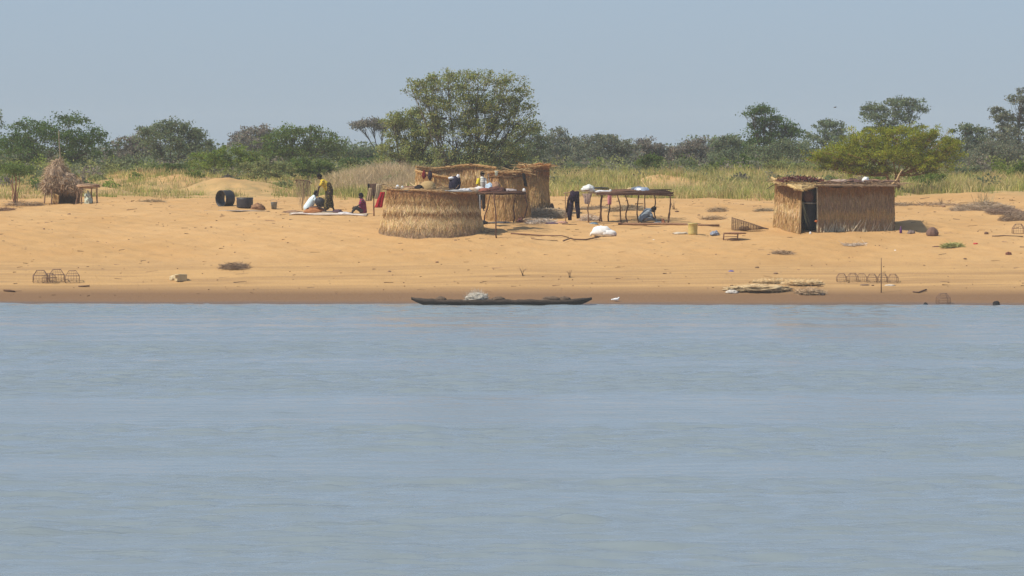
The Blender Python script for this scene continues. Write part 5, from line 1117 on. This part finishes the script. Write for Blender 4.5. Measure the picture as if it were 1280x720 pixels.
# ---- canoe
q = Vector((xat(627, 204.0), 204.35, 0)); q.z = 0
Lc = 226/F*204.3; cn = thing('canoe', 'long dark weathered dugout canoe moored along the shore', 'canoe', q, rz=R(0))
ns, nc = 60, 9; vs = []; cs = []
def sect(s):       # s -1..1 along
    a = abs(s); w = .36*(1-a**5.5)**.8+.05; keel = -.07+.28*max(0, (a-.76)/.24)**1.8; rim = .20+.11*max(0, (a-.65)/.35)**1.6 + .045*noise.noise(Vector((s*11, 0, 0))) + .02*noise.noise(Vector((s*31, 4, 0))); return w, keel, rim
for s in np.linspace(-1, 1, ns):
    w, k_, r_m = sect(s); x = s*Lc/2
    for i in range(nc): a = math.pi*i/(nc-1); vs.append((x, -w*math.cos(a), r_m-(r_m-k_)*math.sin(a)**.8))
    for i in range(nc): a = math.pi*(nc-1-i)/(nc-1); ww = max(.01, w-.045); kk = min(k_+.06, r_m-.01); vs.append((x, -ww*math.cos(a), r_m+.003-(r_m-kk)*math.sin(a)**.8))
nn = 2*nc; fs = [(j*nn+i, (j+1)*nn+i, (j+1)*nn+(i+1) % nn, j*nn+(i+1) % nn) for j in range(ns-1) for i in range(nn)]+[tuple(range(nn))[::-1], tuple((ns-1)*nn+i for i in range(nn))]
for v in vs: f = .5+.5*noise.noise(Vector((v[0]*1.2, v[1]*3, v[2]*8))); cs.append((.035+.055*f, .024+.038*f, .018+.025*f))
mb = MB(); mb.add(vs, fs, cs); mb.build('hull', M['canoe'], cn, smooth=True)
for s in (-.62, -.12, .22, .66):
    mb = MB(); w, k_, r_m = sect(s); mb.box((s*Lc/2, 0, r_m-.04), (.16, w*1.8, .03), (.13, .09, .06), jit=.006); mb.build('thwart', M['wood'], cn, smooth=False)
for px, w_, lb in ((551, .22, 'low brown rope coil in the left part of the canoe'), (603+20, .25, 'brown rag heap in the canoe right of the white net'), (690, .38, 'brown bundle of gear in the right part of the canoe'), (706, .24, 'small gear lump near the right end of the canoe')):
    heap('gear', lb, 'gear', Vector((xat(px, 204.3), 204.35, .16)), (w_, .16, .13), (.16, .11, .075), seed=int(px), m='net')
b = thing('net_bundle', 'white fishing net bundle heaped in the canoe', 'fishing net', Vector((xat(596, 204.3), 204.35, .17)))
mb = MB(); mb.blob((0, 0, .07), (.42, .22, .22), (.55, .50, .42), n=40, m=20, amp=.45, freq=3, seed=5, zmin=-.05); mb.build('folded_net', M['net'], b)
q_ = np.random.default_rng(3); n = 700; mb = MB(); a = q_.uniform(0, 2*np.pi, n); rr = np.sqrt(q_.uniform(0, 1.1, n)); P_ = np.column_stack([rr*np.cos(a)*.5, rr*np.sin(a)*.25, .36*np.sqrt(np.clip(1-rr**2, 0, 1))*q_.uniform(.7, 1.2, n)])
mb.blades(P_, q_.normal(size=(n, 3)), q_.uniform(.05, .2, n), np.full(n, .006), np.array([[.60, .54, .46]])*q_.uniform(.7, 1.2, (n, 1))); mb.build('loose_mesh', M['straw'], b, smooth=False)

# ---- litter and twigs on sand (uncountable)
r_ = np.random.default_rng(21); n = 1500; mb = MB()
y = r_.uniform(207.5, 249, n); x = r_.uniform(-26, 26, n)*y/225; z = hgt(x, y)+.015
big = r_.uniform(size=n)**6
an = r_.normal(size=n)*.5; D = np.column_stack([np.cos(an), np.sin(an), r_.normal(size=n)*.08])
mb.blades(np.column_stack([x, y, z]), D, .06+.5*big, .015+.03*r_.uniform(size=n), np.array([[.17, .10, .06]])*r_.uniform(.5, 1.8, (n, 1)))
for k in range(130):
    yy = 207.5+random.random()*40; xx = J(25)*yy/225; s_ = .015+.05*random.random()**3; mb.blob((xx, yy, gz(xx, yy)+s_*.2), (s_*1.6, s_, s_*.7), vary((.20, .12, .075), .5), n=7, m=5, amp=.3, seed=k)
struct(mb.build('sand_litter', M['stone'], smooth=False), 'stuff')

# ================================================================== PEOPLE
def capsule(mb, a, b_, ra, rb, n=12, sx=1.0, sy=1.0):
    a = Vector(a); b_ = Vector(b_); d = b_-a; L = d.length
    if L < 1e-5: d = Vector((0, 0, 1)); L = 1e-5
    d.normalize(); ref = Vector((0, 1, 0)) if abs(d.y) < .9 else Vector((1, 0, 0)); u = d.cross(ref).normalized(); v = d.cross(u)
    rows = [(-math.sin(t)*ra, math.cos(t)*ra) for t in (math.pi/2*.98, 1.1, .6, .2)]+[(L+math.sin(t)*rb, math.cos(t)*rb) for t in (.2, .6, 1.1, math.pi/2*.98)]
    vs = [a+d*h+(u*math.cos(2*math.pi*k/n)*sx+v*math.sin(2*math.pi*k/n)*sy)*max(r, .0005) for h, r in rows for k in range(n)]
    fs = [(j*n+k, j*n+(k+1) % n, (j+1)*n+(k+1) % n, (j+1)*n+k) for j in range(len(rows)-1) for k in range(n)]+[tuple(range(n))[::-1], tuple((len(rows)-1)*n+k for k in range(n))]
    mb.add(vs, fs, (1, 1, 1))
def remesh(mb, name, m, col, parent, voxel, colfn=None, smooth_it=2):
    me = bpy.data.meshes.new(name+'_raw'); me.from_pydata(mb.v, [], mb.f); bm = bmesh.new(); bm.from_mesh(me); bmesh.ops.recalc_face_normals(bm, faces=bm.faces); bm.to_mesh(me); bm.free()
    o = bpy.data.objects.new(name+'_raw', me); C.objects.link(o); md = o.modifiers.new('r', 'REMESH'); md.mode = 'VOXEL'; md.voxel_size = voxel; md.use_smooth_shade = True
    s_ = o.modifiers.new('s', 'SMOOTH'); s_.iterations = smooth_it; s_.factor = .5
    dg = bpy.context.evaluated_depsgraph_get(); dg.update(); nm = bpy.data.meshes.new_from_object(o.evaluated_get(dg)); nm.name = name
    bpy.data.objects.remove(o); bpy.data.meshes.remove(me)
    nv = len(nm.vertices); co = np.empty(nv*3, np.float32); nm.vertices.foreach_get('co', co); co = co.reshape(-1, 3)
    ca = nm.color_attributes.new('Col', 'FLOAT_COLOR', 'POINT'); cc = np.ones((nv, 4), np.float32); cc[:, :3] = col
    if colfn: cc[:, :3] = colfn(co, cc[:, :3])
    ca.data.foreach_set('color', cc.ravel()); nm.materials.clear(); nm.materials.append(m); r = bpy.data.objects.new(name, nm); C.objects.link(r)
    if parent is not None: r.parent = parent
    return r
SKIN = (0.055, 0.030, 0.022)
def person(label, loc, J_, face, clothes, hair=(0.012, .01, .01), up=(0, 0, 1), sc_=1.0, scarf=None):
    """J_: joint positions; face: direction the head looks; clothes: list of (name, material, colour, [capsules])"""
    mb = MB(); V3 = lambda k: Vector(J_[k]); f = Vector(face).normalized(); u = (Vector(up)-f*Vector(up).dot(f)).normalized(); sd = f.cross(u)
    h = V3('head')
    capsule(mb, h+u*.035-f*.012, h-u*.01, .088, .085); capsule(mb, h-u*.03+f*.022, h-u*.075+f*.035, .066, .045)
    capsule(mb, h+f*.088, h-u*.028+f*.108, .010, .019); capsule(mb, h-u*.062+f*.080+sd*.018, h-u*.062+f*.080-sd*.018, .014, .014)
    capsule(mb, h+u*.025+f*.072+sd*.03, h+u*.025+f*.072-sd*.03, .016, .016)
    for s_ in (-1, 1): capsule(mb, h+sd*s_*.090+u*.012, h+sd*s_*.092-u*.022, .017, .013)
    capsule(mb, h-u*.03-f*.015, V3('neck'), .055, .060)
    capsule(mb, V3('neck'), V3('chest'), .075, .145, sy=1.0); capsule(mb, V3('chest'), V3('pelvis'), .135, .145)
    for s_ in ('L', 'R'):
        capsule(mb, V3('chest').lerp(V3('neck'), .7), V3('sh'+s_), .08, .058); capsule(mb, V3('sh'+s_), V3('el'+s_), .052, .038); capsule(mb, V3('el'+s_), V3('wr'+s_), .038, .026)
        w = V3('wr'+s_); fd = (w-V3('el'+s_)).normalized(); side = fd.cross(Vector((0, 1, 0)) if abs(fd.y) < .8 else Vector((1, 0, 0))).normalized(); pn = fd.cross(side).normalized()
        for k in range(4):
            o_ = side*(k-1.5)*.021; l = (.036, .042, .039, .030)[k]; kn = w+fd*.085+o_
            capsule(mb, w+fd*.01+o_*.6, kn, .013, .011, n=8); p1 = kn+fd*l*.9+pn*.010; p2 = p1+fd*l*.55+pn*.022; capsule(mb, kn, p1, .0105, .009, n=8); capsule(mb, p1, p2, .009, .008, n=8)
        t0 = w+fd*.02-side*.03; t1 = t0+fd*.032-side*.03; capsule(mb, w+fd*.01-side*.012, t0, .015, .013, n=8); capsule(mb, t0, t1, .013, .011, n=8); capsule(mb, t1, t1+fd*.030+pn*.01-side*.002, .011, .009, n=8)
        capsule(mb, V3('pelvis').lerp(V3('hp'+s_), .6), V3('hp'+s_), .12, .10); capsule(mb, V3('hp'+s_), V3('kn'+s_), .088, .060); kc = V3('kn'+s_).lerp(V3('an'+s_), .3)
        capsule(mb, V3('kn'+s_), kc, .058, .058); capsule(mb, kc, V3('an'+s_), .057, .036); a = V3('an'+s_); t = V3('to'+s_); capsule(mb, a-(t-a)*.22-Vector((0, 0, .03)), t, .036, .026, sx=1.25)
        for k in range(5): dd = (t-a).normalized(); ss = dd.cross(Vector((0, 0, 1))).normalized(); capsule(mb, t+ss*(k-2)*.014, t+dd*.035+ss*(k-2)*.017-Vector((0, 0, .004)), .011, .009, n=6)
    def cf(co, c):
        for s_ in (-1, 1):
            e = np.array(h+u*.006+f*.078+sd*s_*.031); d = np.linalg.norm(co-e, axis=1); c[d < .016] = (.55, .5, .45); c[d < .008] = (.01, .01, .01)
        d = np.linalg.norm((co-np.array(h-u*.062+f*.09))*np.array([1, 1, 1.8]), axis=1); c[d < .024] = (.09, .035, .03); return c
    body = remesh(mb, 'person', M['skin'], SKIN, None, .008, cf, 3); body.location = loc; body.scale = (sc_,)*3; tag(body, label, 'person')
    hm = MB(); capsule(hm, h+u*.050-f*.022, h+u*.0-f*.045, .110, .098)
    remesh(hm, 'hair' if scarf is None else 'head_scarf', M['cloth'], hair if scarf is None else scarf, body, .012)
    for nm, m, col, caps, *fn in clothes:
        cb = MB()
        for cpt in caps: capsule(cb, cpt[0], cpt[1], cpt[2], cpt[3], n=16, sx=cpt[4] if len(cpt) > 4 else 1.0)
        remesh(cb, nm, M[m], col, body, .014, fn[0] if fn else None, 2)
    return body
# standing woman bending to the left over a basin
g = gnd(410, 266.2)+Vector((0, .25, 0)); g.z = gz(g.x, g.y)
Jw = dict(head=(-.40, 0, 1.61), neck=(-.27, 0, 1.44), chest=(-.13, 0, 1.27), pelvis=(.05, 0, .93), shL=(-.24, -.17, 1.38), shR=(-.24, .17, 1.38), elL=(-.42, -.20, 1.12), elR=(-.42, .20, 1.12), wrL=(-.47, -.15, .86), wrR=(-.47, .14, .86),
          hpL=(.05, -.10, .88), hpR=(.05, .10, .88), knL=(-.09, -.11, .48), knR=(.10, .11, .48), anL=(-.14, -.12, .08), anR=(.26, .12, .10), toL=(-.30, -.12, .03), toR=(.40, .12, .04))
def pat(co, c):
    s_ = np.sin(co[:, 0]*38+3*np.sin(co[:, 2]*17))*np.sin(co[:, 2]*33+2*np.sin(co[:, 1]*29)); c = c.copy(); c[s_ > .45] = (.22, .17, .05); return c
def ypat(co, c):
    s_ = np.sin(co[:, 0]*30+2*np.sin(co[:, 2]*19))*np.sin(co[:, 2]*27+1); c = c.copy(); c[s_ > .55] = (.28, .25, .05); return c
wom = person('standing woman in yellow top and dark patterned wrap bending over a basin', g, Jw, (-.75, 0, -.66), [
    ('blouse', 'cloth', (.56, .40, .05), [((-.25, 0, 1.42), (-.13, 0, 1.27), .115, .165), ((-.13, 0, 1.27), (-.02, 0, 1.06), .165, .16), ((-.24, -.14, 1.38), (-.33, -.20, 1.24), .085, .072), ((-.24, .14, 1.38), (-.33, .20, 1.24), .085, .072)], ypat),
    ('wrap_skirt', 'patterned', (.045, .032, .020), [((-.01, 0, 1.22), (.05, 0, .98), .165, .185), ((.05, 0, .98), (.03, -.02, .62), .185, .175), ((.0, -.05, .70), (-.07, -.06, .26), .155, .15), ((.04, .05, .70), (.14, .06, .32), .155, .12), ((-.06, -.04, .30), (.12, .04, .36), .13, .12)], pat)])
# basin they hold
bp_ = pix(399.5, 254, g.y-.05); b = thing('basin', 'wide black basin held tilted between the woman and the seated person', 'basin', bp_, rz=R(0)); b.rotation_euler = (R(-58), R(28), 0)
MB().lathe([(.001, -.07), (.13, -.065), (.20, .03), (.245, .09), (.25, .10), (.235, .09), (.19, .03), (.12, -.045), (.001, -.05)], (.022, .022, .028), n=30).build('bowl', M['metal'], b)
MB().tube([(.247*math.cos(a), .247*math.sin(a), .097) for a in np.linspace(0, 2*math.pi, 31)], .013, (.05, .05, .07)).build('rim', M['metal'], b)
# seated person in white-blue shirt, facing right
g = gnd(386, 265)+Vector((0, .35, 0)); g.z = gz(g.x, g.y)
Js = dict(head=(.33, 0, .80), neck=(.23, 0, .67), chest=(.15, 0, .52), pelvis=(-.08, 0, .14), shL=(.22, -.17, .60), shR=(.22, .17, .60), elL=(.40, -.21, .42), elR=(.40, .2, .42), wrL=(.56, -.14, .36), wrR=(.56, .14, .36),
          hpL=(-.04, -.11, .13), hpR=(-.04, .11, .13), knL=(.36, -.16, .20), knR=(.36, .16, .20), anL=(.70, -.13, .07), anR=(.72, .12, .07), toL=(.80, -.13, .14), toR=(.82, .12, .14))
person('person seated on the mat in a pale blue-white shirt facing the woman', g, Js, (.85, 0, -.4), [
    ('shirt', 'cloth', (.62, .74, .80), [((.22, 0, .66), (.14, 0, .50), .10, .175), ((.14, 0, .50), (-.06, 0, .18), .175, .20), ((.22, -.14, .60), (.33, -.20, .49), .085, .07), ((.22, .14, .60), (.33, .20, .49), .085, .07)]),
    ('wrap_skirt', 'cloth', (.30, .12, .05), [((-.06, -.08, .12), (.36, -.13, .16), .12, .10), ((-.06, .08, .12), (.36, .13, .16), .12, .10), ((.3, -.1, .14), (.60, -.11, .07), .10, .07), ((.3, .1, .14), (.60, .1, .07), .10, .07), ((-.05, 0, .12), (.3, 0, .12), .12, .1)])])
# child in maroon plaid, seated facing left
g = gnd(451.5, 268)+Vector((0, .25, 0)); g.z = gz(g.x, g.y)
Jc = dict(head=(-.03, 0, .80), neck=(.02, 0, .64), chest=(.05, 0, .50), pelvis=(.08, 0, .13), shL=(.03, -.17, .58), shR=(.03, .17, .58), elL=(-.10, -.22, .38), elR=(-.10, .22, .38), wrL=(-.28, -.17, .30), wrR=(-.28, .16, .30),
          hpL=(.03, -.1, .13), hpR=(.03, .1, .13), knL=(-.25, -.17, .28), knR=(-.25, .17, .28), anL=(-.42, -.1, .06), anR=(-.42, .1, .06), toL=(-.55, -.1, .04), toR=(-.55, .1, .04))
def plaid(co, c):
    c = c.copy(); s_ = (np.sin(co[:, 2]*75) > .55) | (np.sin((co[:, 0]+co[:, 1])*60) > .7); c[s_] = (.10, .03, .10); return c
person('child sitting at the mat end in a maroon plaid shirt', g, Jc, (-.9, -.2, -.25), [
    ('plaid_shirt', 'cloth', (.30, .035, .06), [((.02, 0, .62), (.05, 0, .48), .10, .165), ((.05, 0, .48), (.08, 0, .12), .165, .18), ((.03, -.14, .57), (-.06, -.21, .44), .08, .065), ((.03, .14, .57), (-.06, .21, .44), .08, .065)], plaid),
    ('trousers', 'cloth', (.06, .055, .05), [((.06, -.08, .12), (-.25, -.17, .28), .105, .08), ((.06, .08, .12), (-.25, .17, .28), .105, .08), ((-.25, -.17, .28), (-.39, -.1, .12), .078, .055), ((-.25, .17, .28), (-.39, .1, .12), .078, .055)])])
# standing person behind the front rack
g = at(601.5, 232.6)
Jp = dict(head=(.06, 0, 1.66), neck=(.05, 0, 1.49), chest=(.04, 0, 1.30), pelvis=(.0, 0, .93), shL=(-.13, -.08, 1.42), shR=(.20, .05, 1.42), elL=(-.18, -.22, 1.17), elR=(.24, -.10, 1.16), wrL=(-.12, -.42, 1.08), wrR=(.16, -.34, 1.08),
          hpL=(-.09, 0, .88), hpR=(.09, 0, .88), knL=(-.09, -.02, .48), knR=(.10, -.02, .48), anL=(-.09, .03, .08), anR=(.11, .03, .08), toL=(-.10, -.12, .03), toR=(.13, -.12, .03))
def half(co, c):
    c = c.copy(); c[co[:, 0] < -.04] = (.62, .50, .04); s_ = (np.sin(co[:, 2]*60) > .5) & (co[:, 0] >= -.04); c[s_] = (.34, .36, .36); return c
person('standing person in a striped white and yellow shirt behind the front rack', g, Jp, (.25, -.9, -.3), sc_=1.0, clothes=[
    ('shirt', 'cloth', (.62, .62, .58), [((.05, 0, 1.46), (.04, 0, 1.30), .12, .17), ((.04, 0, 1.30), (.0, 0, .96), .17, .17), ((-.12, -.07, 1.41), (-.17, -.17, 1.24), .085, .07), ((.18, .04, 1.41), (.23, -.05, 1.24), .085, .07)], half),
    ('trousers', 'cloth', (.03, .022, .02), [((0, 0, .95), (0, 0, .86), .15, .15), ((-.08, 0, .88), (-.09, -.01, .48), .105, .08), ((.08, 0, .88), (.10, -.01, .48), .105, .08), ((-.09, -.01, .48), (-.09, .02, .14), .078, .062), ((.10, -.01, .48), (.11, .02, .14), .078, .062)])])
hang('grey_cloth', 'grey patterned cloth hanging on the hut rim right of the standing person', 'cloth', pix(613.5, 214.5, 228.2), .28, .62, (0.24, .22, .20), taper=.7, seed=11, m='patterned')
hang('white_cloth', 'small off-white cloth hooked on the rim of the shorter round hut', 'cloth', pix(620.5, 213.5, 227.5), .17, .22, (0.55, .54, .42), taper=.6, seed=12)
hang('black_cloth', 'long narrow black cloth hanging between the two rear huts', 'cloth', pix(654, 216.5, 227.4), .13, .60, (0.02, .016, .016), taper=1.1, seed=13, tilt=.12)
# seated man under the trestle, facing right
g = gnd(806, 279.5)+Vector((0, .3, 0)); g.z = gz(g.x, g.y)
Jm = dict(head=(.40, 0, .56), neck=(.25, 0, .53), chest=(.13, 0, .47), pelvis=(-.10, 0, .14), shL=(.20, -.18, .48), shR=(.20, .18, .48), elL=(.33, -.20, .25), elR=(.33, .2, .25), wrL=(.52, -.12, .12), wrR=(.52, .12, .12),
          hpL=(-.06, -.11, .13), hpR=(-.06, .11, .13), knL=(.30, -.22, .17), knR=(.30, .22, .17), anL=(.60, -.10, .07), anR=(.60, .12, .07), toL=(.72, -.1, .10), toR=(.72, .12, .10))
person('person in a grey-blue shirt hunched in the shade of the trestle', g, Jm, (.7, 0, -.7), [
    ('shirt', 'cloth', (.24, .29, .34), [((.22, 0, .52), (.13, 0, .44), .115, .19), ((.13, 0, .44), (-.08, 0, .18), .19, .21), ((.18, -.15, .48), (.30, -.21, .30), .09, .075), ((.18, .15, .48), (.30, .21, .30), .09, .075)]),
    ('trousers', 'cloth', (.20, .22, .24), [((-.06, -.08, .12), (.30, -.20, .16), .11, .085), ((-.06, .08, .12), (.30, .20, .16), .11, .085), ((.30, -.20, .16), (.52, -.12, .09), .08, .06), ((.30, .20, .16), (.52, .12, .09), .08, .06)])])
mound('pale_rag', 'pale cloth on the ground before the hunched person', 'cloth', 823, 279.3, (.22, .12, .08), (0.62, .6, .5), m='cloth', seed=71)
